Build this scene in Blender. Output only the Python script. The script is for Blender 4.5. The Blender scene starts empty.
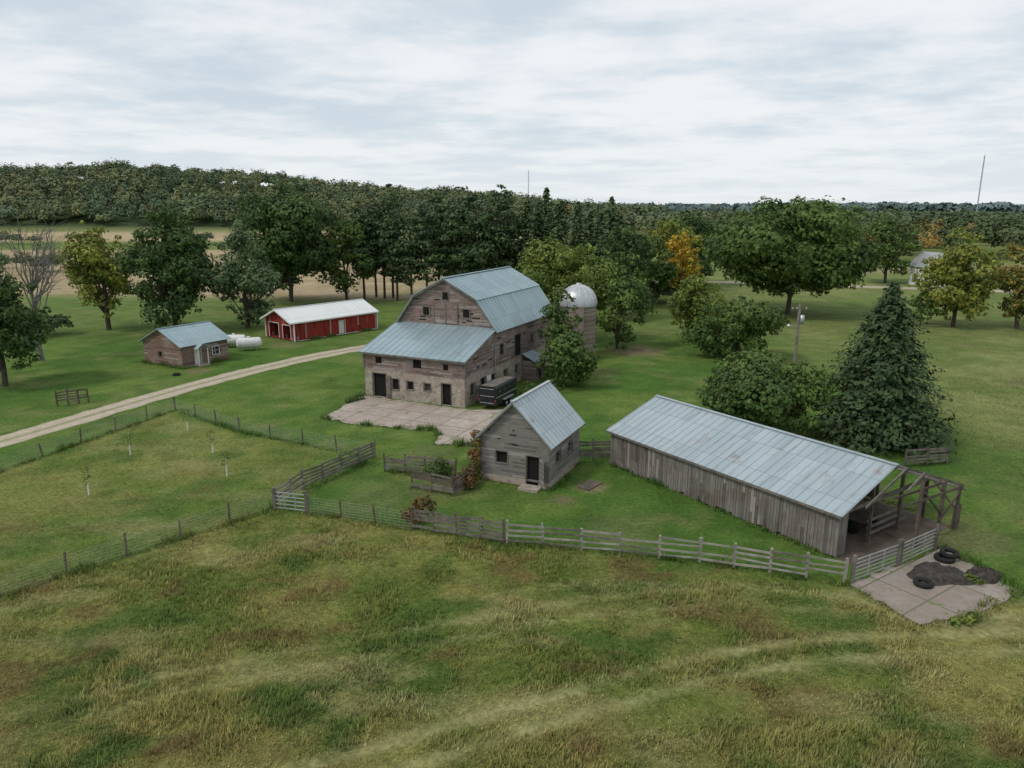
import bpy, math, numpy as np
from mathutils import Vector
from math import radians, sin, cos, pi
S=bpy.context.scene
S.view_settings.view_transform='Standard'
try: S.view_settings.look='None'
except Exception: pass
S.view_settings.exposure=0
RNG=np.random.default_rng(7)
# ------------------------------------------------------------ node helpers
def N(nt,t,ins=None,**pr):
    n=nt.nodes.new(t)
    for k,v in pr.items(): setattr(n,k,v)
    for k,v in (ins or {}).items():
        s=n.inputs[k]
        if isinstance(v,bpy.types.NodeSocket): nt.links.new(v,s)
        else: s.default_value=v
    return n
def MA(nt,op,a,b=None,c=None,clamp=False):
    ins={0:a}
    if b is not None: ins[1]=b
    if c is not None: ins[2]=c
    return N(nt,'ShaderNodeMath',ins,operation=op,use_clamp=clamp).outputs[0]
def MIX(nt,f,a,b,bt='MIX'):
    n=nt.nodes.new('ShaderNodeMix'); n.data_type='RGBA'; n.blend_type=bt
    for s,v in ((n.inputs[0],f),(n.inputs[6],a),(n.inputs[7],b)):
        if isinstance(v,bpy.types.NodeSocket): nt.links.new(v,s)
        else: s.default_value=v if not isinstance(v,tuple) else (tuple(v)+(1,))[:4]
    return n.outputs[2]
def SS(nt,x,lo,hi):
    n=N(nt,'ShaderNodeMapRange',{0:x,1:lo,2:hi},interpolation_type='SMOOTHSTEP'); return n.outputs[0]
def newmat(name):
    m=bpy.data.materials.new(name); m.use_nodes=True; nt=m.node_tree; nt.nodes.clear()
    o=nt.nodes.new('ShaderNodeOutputMaterial'); b=nt.nodes.new('ShaderNodeBsdfPrincipled')
    nt.links.new(b.outputs[0],o.inputs[0]); return m,nt,b,o
def setc(nt,b,col,rough=.8,metal=0.,bump=None,bd=.02,bs=.5):
    if isinstance(col,bpy.types.NodeSocket): nt.links.new(col,b.inputs['Base Color'])
    else: b.inputs['Base Color'].default_value=tuple(col)+(1,)
    b.inputs['Roughness'].default_value=rough; b.inputs['Metallic'].default_value=metal
    b.inputs['Specular IOR Level'].default_value=.3
    if bump is not None:
        bn=N(nt,'ShaderNodeBump',{'Height':bump,'Distance':bd,'Strength':bs}); nt.links.new(bn.outputs[0],b.inputs['Normal'])
def noise(nt,vec,sc,det=4,rough=.6):
    return N(nt,'ShaderNodeTexNoise',{'Vector':vec,'Scale':sc,'Detail':det,'Roughness':rough}).outputs[0]
def m_simple(name,col,rough=.8,metal=0.,amt=.35,sc=2.,col2=None):
    m,nt,b,o=newmat(name); tc=N(nt,'ShaderNodeTexCoord').outputs['Object']
    f=SS(nt,noise(nt,tc,sc,6,.65),.3,.7)
    c2=col2 or tuple(x*(1-amt) for x in col)
    c=MIX(nt,f,c2,tuple(col)); setc(nt,b,c,rough,metal,noise(nt,tc,sc*8,3),.02,.3); return m
def m_plank(name,cA,cB,cC,w=.2,horiz=False,gap=.06,gs=1.):
    """weathered boards, uv in metres"""
    m,nt,b,o=newmat(name); uv=N(nt,'ShaderNodeTexCoord').outputs['UV']
    s=N(nt,'ShaderNodeSeparateXYZ',{0:uv}); u,v=s.outputs[0],s.outputs[1]
    if horiz: u,v=v,u
    q=MA(nt,'DIVIDE',u,w); fl=MA(nt,'FLOOR',q); fr=MA(nt,'FRACT',q)
    off=N(nt,'ShaderNodeTexWhiteNoise',{1:fl},noise_dimensions='1D').outputs[0]
    seg=MA(nt,'FLOOR',MA(nt,'ADD',MA(nt,'DIVIDE',v,2.6),off))
    r=N(nt,'ShaderNodeTexWhiteNoise',{0:N(nt,'ShaderNodeCombineXYZ',{0:fl,1:seg}).outputs[0]},noise_dimensions='2D').outputs[0]
    gv=N(nt,'ShaderNodeCombineXYZ',{0:MA(nt,'MULTIPLY',u,14*gs),1:MA(nt,'MULTIPLY',v,1.2),2:MA(nt,'MULTIPLY',r,37.)}).outputs[0]
    g=noise(nt,gv,1.,4,.7)
    big=noise(nt,uv,.45,5,.65)
    c=MIX(nt,r,cA,cB); c=MIX(nt,SS(nt,big,.42,.66),c,cC)
    c=MIX(nt,MA(nt,'MULTIPLY',SS(nt,g,.35,.75),.55),c,tuple(x*.35 for x in cA))
    c=MIX(nt,MA(nt,'MULTIPLY',SS(nt,r,.86,.9),.55),c,tuple(x*.3 for x in cA))
    c=MIX(nt,MA(nt,'MULTIPLY',MA(nt,'SUBTRACT',1.,SS(nt,r,.08,.12)),.5),c,(.42,.39,.36))
    line=MA(nt,'LESS_THAN',fr,gap)
    c=MIX(nt,MA(nt,'MULTIPLY',line,.8),c,(.012,.01,.008))
    hgt=MA(nt,'SUBTRACT',MA(nt,'MULTIPLY',g,.4),line)
    setc(nt,b,c,.88,0,hgt,.02,.6); return m
def m_metal(name,cA,cB,rust=.25,w=.9,rough=.42,metal=.35):
    m,nt,b,o=newmat(name); uv=N(nt,'ShaderNodeTexCoord').outputs['UV']
    s=N(nt,'ShaderNodeSeparateXYZ',{0:uv}); u,v=s.outputs[0],s.outputs[1]
    fl=MA(nt,'FLOOR',MA(nt,'DIVIDE',u,w)); sg=MA(nt,'FLOOR',MA(nt,'DIVIDE',v,2.6))
    r=N(nt,'ShaderNodeTexWhiteNoise',{0:N(nt,'ShaderNodeCombineXYZ',{0:fl,1:sg}).outputs[0]},noise_dimensions='2D').outputs[0]
    c=MIX(nt,r,cA,cB)
    st=noise(nt,N(nt,'ShaderNodeCombineXYZ',{0:MA(nt,'MULTIPLY',u,3.),1:MA(nt,'MULTIPLY',v,.35)}).outputs[0],1.,5,.7)
    c=MIX(nt,MA(nt,'MULTIPLY',SS(nt,st,.5,.75),rust),c,(.16,.15,.14))
    bn=noise(nt,uv,.5,6,.7); c=MIX(nt,MA(nt,'MULTIPLY',SS(nt,bn,.56,.72),rust*1.3),c,(.25,.19,.15))
    lap=MA(nt,'LESS_THAN',MA(nt,'FRACT',MA(nt,'DIVIDE',v,2.6)),.018)
    c=MIX(nt,MA(nt,'MULTIPLY',lap,.45),c,(.1,.11,.12))
    sv=MA(nt,'FRACT',MA(nt,'DIVIDE',u,.15))
    setc(nt,b,c,rough,metal,MA(nt,'ABSOLUTE',MA(nt,'SUBTRACT',sv,.5)),.02,.35); return m
def m_block(name,cA,cB,stain=.7):
    m,nt,b,o=newmat(name); uv=N(nt,'ShaderNodeTexCoord').outputs['UV']
    br=N(nt,'ShaderNodeTexBrick',{'Vector':uv,'Scale':1.,'Color1':cA+(1,),'Color2':tuple(x*.85 for x in cA)+(1,),'Mortar':tuple(x*.55 for x in cA)+(1,),'Mortar Size':.012,'Brick Width':.4,'Row Height':.2})
    c=MIX(nt,SS(nt,noise(nt,uv,.7,6,.7),.42,.62),br.outputs[0],cB)
    c=MIX(nt,MA(nt,'MULTIPLY',SS(nt,noise(nt,uv,1.8,6,.75),.46,.66),stain),c,(.15,.12,.095))
    setc(nt,b,c,.9,0,br.outputs[1],.01,-.4); return m
def m_leaf(name,col,col2=None,tr=.25):
    m,nt,b,o=newmat(name)
    at=N(nt,'ShaderNodeAttribute',attribute_name='tint')
    sp=N(nt,'ShaderNodeSeparateColor',{0:at.outputs[0]})
    c=MIX(nt,sp.outputs[1],tuple(col),tuple(col2 or tuple(x*1.5 for x in col)))
    g=N(nt,'ShaderNodeCombineColor',{0:sp.outputs[0],1:sp.outputs[0],2:sp.outputs[0]}).outputs[0]
    c=MIX(nt,1.,c,g,'MULTIPLY')
    setc(nt,b,c,.65)
    t=N(nt,'ShaderNodeBsdfTranslucent',{0:c}); mx=N(nt,'ShaderNodeMixShader',{0:tr,1:b.outputs[0],2:t.outputs[0]})
    nt.links.new(mx.outputs[0],o.inputs[0]); return m
# ------------------------------------------------------------ mesh helpers
def empty(name,loc=(0,0,0),rz=0.):
    e=bpy.data.objects.new(name,None); e.location=loc; e.rotation_euler=(0,0,rz); e.empty_display_size=.3
    S.collection.objects.link(e); return e
def V3(p): return Vector(p) if len(p)==3 else Vector((p[0],p[1],0))
class MB:
    def __init__(s): s.v=[]; s.f=[]; s.m=[]; s.mats=[]; s.sm=[]
    def mi(s,mat):
        if mat not in s.mats: s.mats.append(mat)
        return s.mats.index(mat)
    def face(s,pts,mat,smooth=False):
        i=len(s.v); s.v+= [tuple(p) for p in pts]; s.f.append(list(range(i,i+len(pts)))); s.m.append(s.mi(mat)); s.sm.append(smooth)
    def hexa(s,b,t,mat):
        s.face(b[::-1],mat); s.face(t,mat); n=len(b)
        for i in range(n): j=(i+1)%n; s.face([b[i],b[j],t[j],t[i]],mat)
    def box(s,x0,x1,y0,y1,z0,z1,mat):
        s.hexa([(x0,y0,z0),(x1,y0,z0),(x1,y1,z0),(x0,y1,z0)],[(x0,y0,z1),(x1,y0,z1),(x1,y1,z1),(x0,y1,z1)],mat)
    def beam(s,a,b,w,h,mat,up=(0,0,1)):
        a=Vector(a);b=Vector(b);d=(b-a).normalized();u=Vector(up)
        if abs(d.dot(u))>.95: u=Vector((1,0,0))
        r=d.cross(u).normalized(); q=r.cross(d).normalized(); r*=w/2;q*=h/2
        s.hexa([a-r-q,a-r+q,a+r+q,a+r-q],[b-r-q,b-r+q,b+r+q,b+r-q],mat)
    def wall(s,p0,p1,z0,z1,mat,holes=(),pane=None,depth=.18,frame=None,fw=.1):
        p0=V3(p0);p1=V3(p1);d=p1-p0;L=d.length;d.normalize();n=Vector((d.y,-d.x,0))
        P=lambda u,z,o=0.: p0+d*u+n*o+Vector((0,0,z))
        us=sorted({0.,L}|{h[0] for h in holes}|{h[1] for h in holes}); zs=sorted({z0,z1}|{h[2] for h in holes}|{h[3] for h in holes})
        for a,b in zip(us,us[1:]):
            for c,e in zip(zs,zs[1:]):
                um,zm=(a+b)/2,(c+e)/2
                if any(h[0]<um<h[1] and h[2]<zm<h[3] for h in holes): continue
                s.face([P(a,c),P(b,c),P(b,e),P(a,e)],mat)
        for h in holes:
            a,b,c,e=h[:4]; q=-depth
            s.face([P(a,c),P(b,c),P(b,c,q),P(a,c,q)],mat); s.face([P(a,e,q),P(b,e,q),P(b,e),P(a,e)],mat)
            s.face([P(a,c),P(a,c,q),P(a,e,q),P(a,e)],mat); s.face([P(b,c,q),P(b,c),P(b,e),P(b,e,q)],mat)
            s.face([P(a,c,q),P(b,c,q),P(b,e,q),P(a,e,q)],h[4] if len(h)>4 else pane)
            if frame:
                o=.02
                s.beam(P(a-fw/2,c,o),P(a-fw/2,e,o),fw,.05,frame,up=n); s.beam(P(b+fw/2,c,o),P(b+fw/2,e,o),fw,.05,frame,up=n)
                s.beam(P(a-fw,e+fw/2,o+.004),P(b+fw,e+fw/2,o+.004),.05,fw,frame)
                if c>.3:
                    s.beam(P(a-fw,c-fw/2,o+.004),P(b+fw,c-fw/2,o+.004),.05,fw,frame)
                    if len(h)>4 and h[4] is M_glass:
                        s.beam(P((a+b)/2,c,q+.03),P((a+b)/2,e,q+.03),.04,.04,frame,up=n); s.beam(P(a,(c+e)/2,q+.032),P(b,(c+e)/2,q+.032),.04,.04,frame)
    def roof(s,a,b,c,d,mat,th=.06,rib=.6,ribm=None,under=None):
        """a,b eave ; d,c ridge (a under d)"""
        a,b,c,d=map(Vector,(a,b,c,d)); n=(b-a).cross(d-a).normalized()
        if n.z<0: n=-n
        o=-n*th
        s.face([a,b,c,d],mat); um=under or mat; s.face([a+o,d+o,c+o,b+o],um)
        for p,q in((a,b),(b,c),(c,d),(d,a)): s.face([p+o,q+o,q,p],mat)
        L=(b-a).length; k=max(2,int(L/rib))
        for i in range(k+1):
            t=i/k; t=min(max(t,.004),.996); s.beam(a.lerp(b,t)+n*.010,d.lerp(c,t)+n*.010,.045,.04,ribm or mat,up=n)
    def rev(s,c,prof,mat,seg=24,axis='z',a0=0.,smooth=True):
        c=Vector(c)
        def P(r,z,t):
            x,y=r*cos(t),r*sin(t)
            if axis=='z': v=Vector((x,y,z))
            elif axis=='x': v=Vector((z,x,y))
            else: v=Vector((x,z,y))
            return c+v
        for (r0,z0),(r1,z1) in zip(prof,prof[1:]):
            for i in range(seg):
                t0=a0+2*pi*i/seg;t1=a0+2*pi*(i+1)/seg
                if r0<1e-6: s.face([P(r0,z0,t0),P(r1,z1,t1),P(r1,z1,t0)],mat,smooth)
                elif r1<1e-6: s.face([P(r0,z0,t0),P(r0,z0,t1),P(r1,z1,t0)],mat,smooth)
                else: s.face([P(r0,z0,t0),P(r0,z0,t1),P(r1,z1,t1),P(r1,z1,t0)],mat,smooth)
    def build(s,name,parent=None,weld=False):
        me=bpy.data.meshes.new(name); me.from_pydata(s.v,[],s.f)
        for m in s.mats: me.materials.append(m)
        me.polygons.foreach_set('material_index',s.m); me.polygons.foreach_set('use_smooth',s.sm)
        uv=me.uv_layers.new(name='UVMap')
        data=np.zeros(len(me.loops)*2)
        Z=Vector((0,0,1))
        for p in me.polygons:
            n=p.normal; t=Z.cross(n)
            t=Vector((1,0,0)) if t.length<1e-3 else t.normalized()
            b=n.cross(t)
            for li in p.loop_indices:
                co=Vector(s.v[me.loops[li].vertex_index]); data[2*li]=co.dot(t)+50; data[2*li+1]=co.dot(b)+50
        uv.data.foreach_set('uv',data)
        if weld or any(s.sm):
            import bmesh
            bm=bmesh.new(); bm.from_mesh(me); bmesh.ops.remove_doubles(bm,verts=bm.verts,dist=1e-4); bmesh.ops.recalc_face_normals(bm,faces=bm.faces); bm.to_mesh(me); bm.free()
        ob=bpy.data.objects.new(name,me); S.collection.objects.link(ob)
        if parent: ob.parent=parent
        return ob
def npmesh(name,V,n,mats,mi=None,tint=None,parent=None):
    V=np.ascontiguousarray(V,dtype=np.float32).reshape(-1,3); nv=len(V); nf=nv//n
    me=bpy.data.meshes.new(name); me.vertices.add(nv); me.vertices.foreach_set('co',V.ravel())
    me.loops.add(nv); me.loops.foreach_set('vertex_index',np.arange(nv,dtype=np.int32))
    me.polygons.add(nf); me.polygons.foreach_set('loop_start',np.arange(0,nv,n,dtype=np.int32))
    try: me.polygons.foreach_set('loop_total',np.full(nf,n,dtype=np.int32))
    except Exception: pass
    for m in mats: me.materials.append(m)
    if mi is not None: me.polygons.foreach_set('material_index',np.asarray(mi,dtype=np.int32))
    if tint is not None:
        a=me.color_attributes.new('tint','FLOAT_COLOR','POINT'); t=np.ones((nv,4),np.float32); t[:,:tint.shape[1]]=tint; a.data.foreach_set('color',t.ravel())
    me.update(calc_edges=True)
    ob=bpy.data.objects.new(name,me); S.collection.objects.link(ob)
    if parent: ob.parent=parent
    return ob
def vn(x,y,seed=0):
    xi=np.floor(x).astype(np.int64);yi=np.floor(y).astype(np.int64);xf=x-xi;yf=y-yi
    def h(a,b):
        k=(a*374761393+b*668265263+seed*974634777)&0xffffffff; k=((k^(k>>13))*1274126177)&0xffffffff; return ((k^(k>>16))&0xffff)/65535.
    u=xf*xf*(3-2*xf);v=yf*yf*(3-2*yf)
    return (h(xi,yi)*(1-u)+h(xi+1,yi)*u)*(1-v)+(h(xi,yi+1)*(1-u)+h(xi+1,yi+1)*u)*v
def fbm(x,y,seed=0,o=4):
    s=0;a=.5;t=0
    for i in range(o): s=s+a*vn(x*2**i+i*17.3,y*2**i+i*9.1,seed+i);t+=a;a*=.55
    return s/t
def sst(x,a,b): t=np.clip((x-a)/(b-a),0,1); return t*t*(3-2*t)
# ------------------------------------------------------------ materials
M_barn=m_plank('barn_boards',(.18,.115,.097),(.28,.215,.19),(.31,.265,.24),.16,True,.09)
M_grey=m_plank('grey_boards',(.19,.18,.17),(.29,.275,.26),(.23,.20,.175),.15,True,.09)
M_shed=m_plank('shed_boards',(.17,.155,.14),(.27,.25,.225),(.16,.13,.11),.22,False,.07)
M_brown=m_plank('brown_boards',(.20,.115,.09),(.26,.17,.13),(.28,.23,.20),.2,True,.08)
M_red=m_plank('red_siding',(.31,.035,.025),(.28,.03,.022),(.25,.04,.03),.3,False,.04)
M_block=m_block('whitewashed_block',(.42,.375,.31),(.31,.26,.21),.85)
M_roofb=m_metal('barn_roof_metal',(.28,.37,.40),(.35,.44,.47),.35)
M_roofs=m_metal('shed_roof_metal',(.34,.405,.43),(.42,.48,.51),.5)
M_roofw=m_metal('white_roof_metal',(.66,.67,.66),(.70,.71,.70),.1,metal=0.)
M_white=m_simple('white_paint',(.72,.72,.70),.5,0,.2)
M_dark=m_simple('dark_interior',(.012,.011,.010),.95)  # near-black sheets paint the shade inside doorways, windows and wall gaps
M_glass=m_simple('window_glass',(.05,.06,.065),.12,0,.4)
M_wood=m_simple('weathered_timber',(.20,.18,.155),.9,0,.55,1.5)
M_wood2=m_simple('brown_timber',(.14,.11,.09),.9,0,.5,1.5)
M_pale=m_simple('pale_board',(.36,.34,.30),.85,0,.5,1.)
M_galv=m_simple('galvanised_steel',(.5,.52,.53),.4,.5,.2)
M_wire=m_simple('fence_wire',(.32,.34,.30),.6,.2,.2)
M_conc=m_block('old_concrete',(.44,.38,.33),(.33,.27,.22))
M_black=m_simple('black_rubber',(.02,.02,.02),.8)
M_trail=m_simple('trailer_paint',(.018,.02,.022),.35)
M_bark=m_simple('bark',(.10,.08,.065),.95,0,.5,3.)
M_barkg=m_simple('grey_bark',(.22,.21,.19),.95,0,.5,3.)
M_silo=m_block('silo_staves',(.32,.27,.23),(.22,.175,.145))
M_dirt=m_simple('bare_earth',(.14,.11,.085),.95,0,.45,1.)
M_rust=m_simple('rusted_steel',(.13,.06,.035),.8,.2,.5,3.)
L_oak=m_leaf('leaf_oak',(.060,.112,.026),(.115,.17,.038))
L_dark=m_leaf('leaf_dark',(.045,.088,.026),(.085,.135,.034))
L_lime=m_leaf('leaf_lime',(.11,.165,.03),(.185,.23,.045))
L_yel=m_leaf('leaf_yellowing',(.13,.18,.035),(.25,.26,.045))
L_org=m_leaf('leaf_orange',(.40,.25,.03),(.52,.40,.05))
L_rus=m_leaf('leaf_turning',(.12,.17,.04),(.32,.22,.05))
L_pop=m_leaf('leaf_poplar',(.085,.14,.06),(.14,.19,.085))
L_spr=m_leaf('needle_spruce',(.024,.056,.020),(.060,.092,.030),.1)
L_pine=m_leaf('needle_pine',(.034,.068,.026),(.080,.118,.040),.12)
L_vine=m_leaf('leaf_vine',(.24,.075,.035),(.12,.12,.03))
L_dead=m_leaf('leaf_rusty',(.20,.085,.04),(.10,.10,.035))
L_far=m_leaf('leaf_far_hazed',(.075,.120,.048),(.145,.175,.065),.1)  # leaf green shifted bluer, distance haze mixed into the colour
L_ridge=m_leaf('leaf_ridge_hazed',(.13,.19,.19),(.16,.22,.20),.05)  # blue atmospheric haze is painted into this leaf colour
# ------------------------------------------------------------ ground
FX=[-60,-27,-16.1,-6.1,-.4,10.8,18,30,60];FY=[12,34.8,46.5,42.9,41.1,38.8,36.2,33,28]
def lineY(x): return np.interp(x,FX,FY)
def penW(x,y): return (sst(x,-60,-42)*(1-sst(x,-17,-13)))*(1-sst(y-np.interp(x,[-60,-39.5,-33.8,-24.7,-11],[45,53.5,70,63.7,56.7]),-1,.3))*sst(y-lineY(x),-.6,.8)
def hz(x,y):
    amp=np.interp(x,[-2500,-1200,-400,-119,60,250],[20,46,45,27,9,0])*(.86+.34*fbm(x/150,y/900,91,3))
    return amp*sst(y,560,800)*(1-.5*sst(y,1000,2000))
def seg_d(x,y,pts):
    d=np.full(np.shape(x),1e9)
    for (ax,ay),(bx,by) in zip(pts,pts[1:]):
        t=np.clip(((x-ax)*(bx-ax)+(y-ay)*(by-ay))/((bx-ax)**2+(by-ay)**2),0,1)
        d=np.minimum(d,np.hypot(x-ax-t*(bx-ax),y-ay-t*(by-ay)))
    return d
TR1=[(-9,21.5),(-2,24.5),(1.5,26.0),(5.4,27.6),(9,29),(13.2,30.0),(18,30.6),(24.2,30.9),(45,31)]
TR2=[(30,20),(25.5,25),(25,29),(28,34),(36,41),(52,52)]
TR3=[(-22,24),(-14,28),(-5,31),(4,34),(12,35.2),(20,33.5),(30,31)]
TRS=[(TR1,1.),(TR2,.7),(TR3,.45)]
def trackw(x,y):
    w=0*x
    for tr,k in TRS:
        for off in(-.8,.8): w=np.maximum(w,np.exp(-(seg_d(x,y-off,tr)/.36)**2)*k)
    return w*(.45+.55*sst(fbm(x/2,y/2,71),.3,.6))
def gcol(x,y):
    n1=fbm(x/11,y/8,1);n2=fbm(x/2.6,y/2.6,5);n3=fbm(x/30,y/30,9);n4=fbm(x/.9,y/.9,13);n5=fbm(x/5,y/5,17)
    C=lambda *c:np.array(c)
    L=lambda a,b,t:a+(b-a)*t[...,None]
    z=np.zeros(np.shape(x))
    mead=L(C(.140,.188,.040)+z[...,None],C(.27,.255,.085),sst(n1*.55+n2*.45,.36,.66))
    mead=L(mead,C(.090,.150,.032),sst(fbm(x/4,y/3,21),.54,.70)*.85)
    mead=L(mead,C(.20,.14,.06),sst(fbm(x/3.2,y/2.4,33),.61,.73)*.65)
    mead=L(mead,C(.33,.31,.14),sst(fbm(x/6,y/2.2,53),.59,.71)*.55)
    lush=L(C(.090,.175,.032)+z[...,None],C(.155,.225,.052),sst(n1*.6+n2*.4,.35,.7))
    lush=L(lush,C(.21,.225,.085),sst(n5*.6+n2*.4,.52,.68)*.6)
    lush=L(lush,C(.065,.13,.028),sst(fbm(x/3,y/3,37),.58,.72)*.6)
    pale=L(C(.27,.285,.11)+z[...,None],C(.17,.215,.065),sst(n1*.5+n5*.5,.38,.62))
    pale=L(pale,C(.24,.19,.10),sst(fbm(x/6,y/4,39),.60,.72)*.6)
    up=sst(y-lineY(x),-.6,.8)
    c=L(mead,lush,up)
    c=L(c,mead*.75+lush*.25,penW(x,y)*.9)
    c=L(c,pale,sst(x+(n1-.5)*14,30,50)*sst(y,30,46)*.92)
    c=L(c,L(lush*.98,pale,n3),sst(y,95,130)*.7)
    tan=L(C(.47,.36,.24)+z[...,None],C(.37,.29,.17),sst(n1,.3,.7))
    c=L(c,tan,sst(y+.1*x,150,165)*(1-sst(y,330,350))*(1-sst(x,-25,0)))
    c=L(c,tan*1.1,sst(y,410,430)*(1-sst(y,565,580))*(1-sst(x,-25,60)))
    c=L(c,tan,sst(x-.3*y,-10,10)*sst(y,215,225)*(1-sst(y,250,262))*.5)
    c=L(c,C(.07,.10,.045)+z[...,None],sst(y,575,600))
    c=L(c,C(.40,.37,.18)+z[...,None],trackw(x,y)*.85)
    # mower passes on the yard
    mow=.5+.5*np.sin((x*.42+y*.9)*2*pi/3.2+3*n1);c=c*(1-.07*mow*up*(1-penW(x,y)))[...,None]
    for (bx,by,r,w) in((5.9,50.4,1.3,.8),(17.5,102,4.5,.8),(21,34.6,3.6,.25),(-3,61,2.5,.3),(3.6,47.8,1.0,.6),(-39,89,2,.6),(23,45,5,.9),(-6,50,2,.35),(7,43,3,.25),(-7,58,2.5,.3),(2.5,66,3,.35),(-10,48,3,.2),(24,43,2.5,.8),(10,88,4,.3),(-33,106,3,.4),(28,42,3,.35)):
        dd=np.hypot(x-bx,(y-by))/r+(n2-.5)*.9; c=L(c,C(.26,.20,.13),w*(1-sst(dd,.5,1.1)))
    return c*(.78+.44*n4)[...,None]
def axis(lo,hi,st,far0,far1):
    a=list(np.arange(lo,hi,st)); s=st;p=a[0];l=[]
    while p>far0: s*=1.22;p-=s;l.append(p)
    s=st;p=a[-1];r=[]
    while p<far1: s*=1.07;p+=s;r.append(p)
    return np.array(l[::-1]+a+r)
xs=axis(-80,105,.6,-7000,7000);ys=axis(14,150,.6,-400,9000)
X,Y=np.meshgrid(xs,ys);Zg=hz(X,Y)-.12*fbm(X/3,Y/3,44)*(1-sst(Y-lineY(X),-2,0))-.006
nx,ny=len(xs),len(ys)
me=bpy.data.meshes.new('ground');idx=np.arange(nx*ny).reshape(ny,nx)
Fq=np.stack([idx[:-1,:-1],idx[:-1,1:],idx[1:,1:],idx[1:,:-1]],-1).reshape(-1,4).astype(np.int32)
Vg=np.stack([X,Y,Zg],-1).reshape(-1,3).astype(np.float32)
me.vertices.add(len(Vg));me.vertices.foreach_set('co',Vg.ravel());me.loops.add(Fq.size);me.loops.foreach_set('vertex_index',Fq.ravel())
me.polygons.add(len(Fq));me.polygons.foreach_set('loop_start',np.arange(0,Fq.size,4,dtype=np.int32))
me.polygons.foreach_set('use_smooth',np.ones(len(Fq),dtype=bool))
at=me.color_attributes.new('gc','FLOAT_COLOR','POINT');cc=np.ones((len(Vg),4),np.float32);cc[:,:3]=gcol(X,Y).reshape(-1,3);at.data.foreach_set('color',cc.ravel())
me.update(calc_edges=True)
m,nt,b,o=newmat('grass_ground');a=N(nt,'ShaderNodeAttribute',attribute_name='gc').outputs[0]
po=N(nt,'ShaderNodeNewGeometry').outputs['Position']
f1=noise(nt,po,3.5,8,.75);f2=noise(nt,po,.35,6,.7)
c=MIX(nt,SS(nt,f1,.3,.7),MIX(nt,1.,a,(.60,.62,.58),'MULTIPLY'),MIX(nt,1.,a,(1.32,1.28,1.28),'MULTIPLY'))
c=MIX(nt,SS(nt,f2,.35,.7),MIX(nt,1.,c,(.78,.83,.76),'MULTIPLY'),c)
setc(nt,b,c,.95,0,f1,.25,.8);b.inputs['Specular IOR Level'].default_value=.1
me.materials.append(m);gob=bpy.data.objects.new('ground',me);S.collection.objects.link(gob)
m,nt,b,o=newmat('grass_blades');a=N(nt,'ShaderNodeAttribute',attribute_name='tint').outputs[0]
setc(nt,b,a,.7);t=N(nt,'ShaderNodeBsdfTranslucent',{0:a});mx=N(nt,'ShaderNodeMixShader',{0:.3,1:b.outputs[0],2:t.outputs[0]});nt.links.new(mx.outputs[0],o.inputs[0]);L_grass=m
def tufts(name,n,yr,hf,keep,nb=4,seed=3):
    r=np.random.default_rng(seed)
    y=yr[0]+(yr[1]-yr[0])*r.random(n)**1.15; x=(r.random(n)*2-1)*(.72*(y+5)+4)
    k=keep(x,y)&(r.random(n)>trackw(x,y)*1.3);x=x[k];y=y[k];n=len(x)
    h=hf(x,y,r); col=gcol(x,y)*(.80+.6*r.random((n,1)))
    yel=r.random(n)<.15; col[yel]=col[yel]*np.array([1.4,1.2,1.3])
    z=hz(x,y)-.05
    out=[];tc=[]
    for i in range(nb):
        a=r.random(n)*2*pi; lean=h*(.2+.7*r.random(n)); w=.014+.026*r.random(n); ox=(r.random(n)-.5)*.26;oy=(r.random(n)-.5)*.26
        hh=h*(.6+.6*r.random(n))
        p=np.stack([x+ox,y+oy,z],-1); t=np.stack([-np.sin(a)*w,np.cos(a)*w,0*a],-1)
        tip=p+np.stack([np.cos(a)*lean,np.sin(a)*lean,hh],-1)
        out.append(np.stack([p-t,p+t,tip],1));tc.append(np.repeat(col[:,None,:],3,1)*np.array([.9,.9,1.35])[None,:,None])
    npmesh(name,np.concatenate(out).reshape(-1,3),3,[L_grass],tint=np.concatenate(tc).reshape(-1,3))
inpad=lambda x,y:(np.abs((x-22.7)*.57-(y-36)*.82)<3.8)&(np.abs((x-22.7)*.82+(y-36)*.57)<4.6)
inls=lambda x,y:((lambda a,l:(a>-.2)&(a<20.5)&(l>-.2)&(l<10.6))((x-7.8)*.565-(y-55.25)*.825,(x-7.8)*.825+(y-55.25)*.565))
DRV=[(-60,25),(-50,45),(-44.3,60.6),(-40.8,70),(-35.9,82.1),(-28,96)]
tufts('meadow_grass',110000,(20,50),lambda x,y,r:(.06+.20*sst(fbm(x/2.2,y/2.2,61),.4,.7))*(.5+.9*r.random(len(x))),
      lambda x,y:(y<lineY(x)+.2)&~inpad(x,y),nb=4)
tufts('yard_grass',80000,(34,86),lambda x,y,r:(.04+.07*r.random(len(x)))*(1+.9*penW(x,y)+1.5*sst(x,32,44)),
      lambda x,y:(y>lineY(x))&~inpad(x,y)&~inls(x,y)&(seg_d(x,y,[(-15,71),(-2,70),(-4,61)])>6.5)&(seg_d(x,y,[(-9,78),(-3,90)])>8)&(np.hypot(x-1.6,y-53.7)>4.3)&(seg_d(x,y,DRV)>2.2),nb=3,seed=8)
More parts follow.
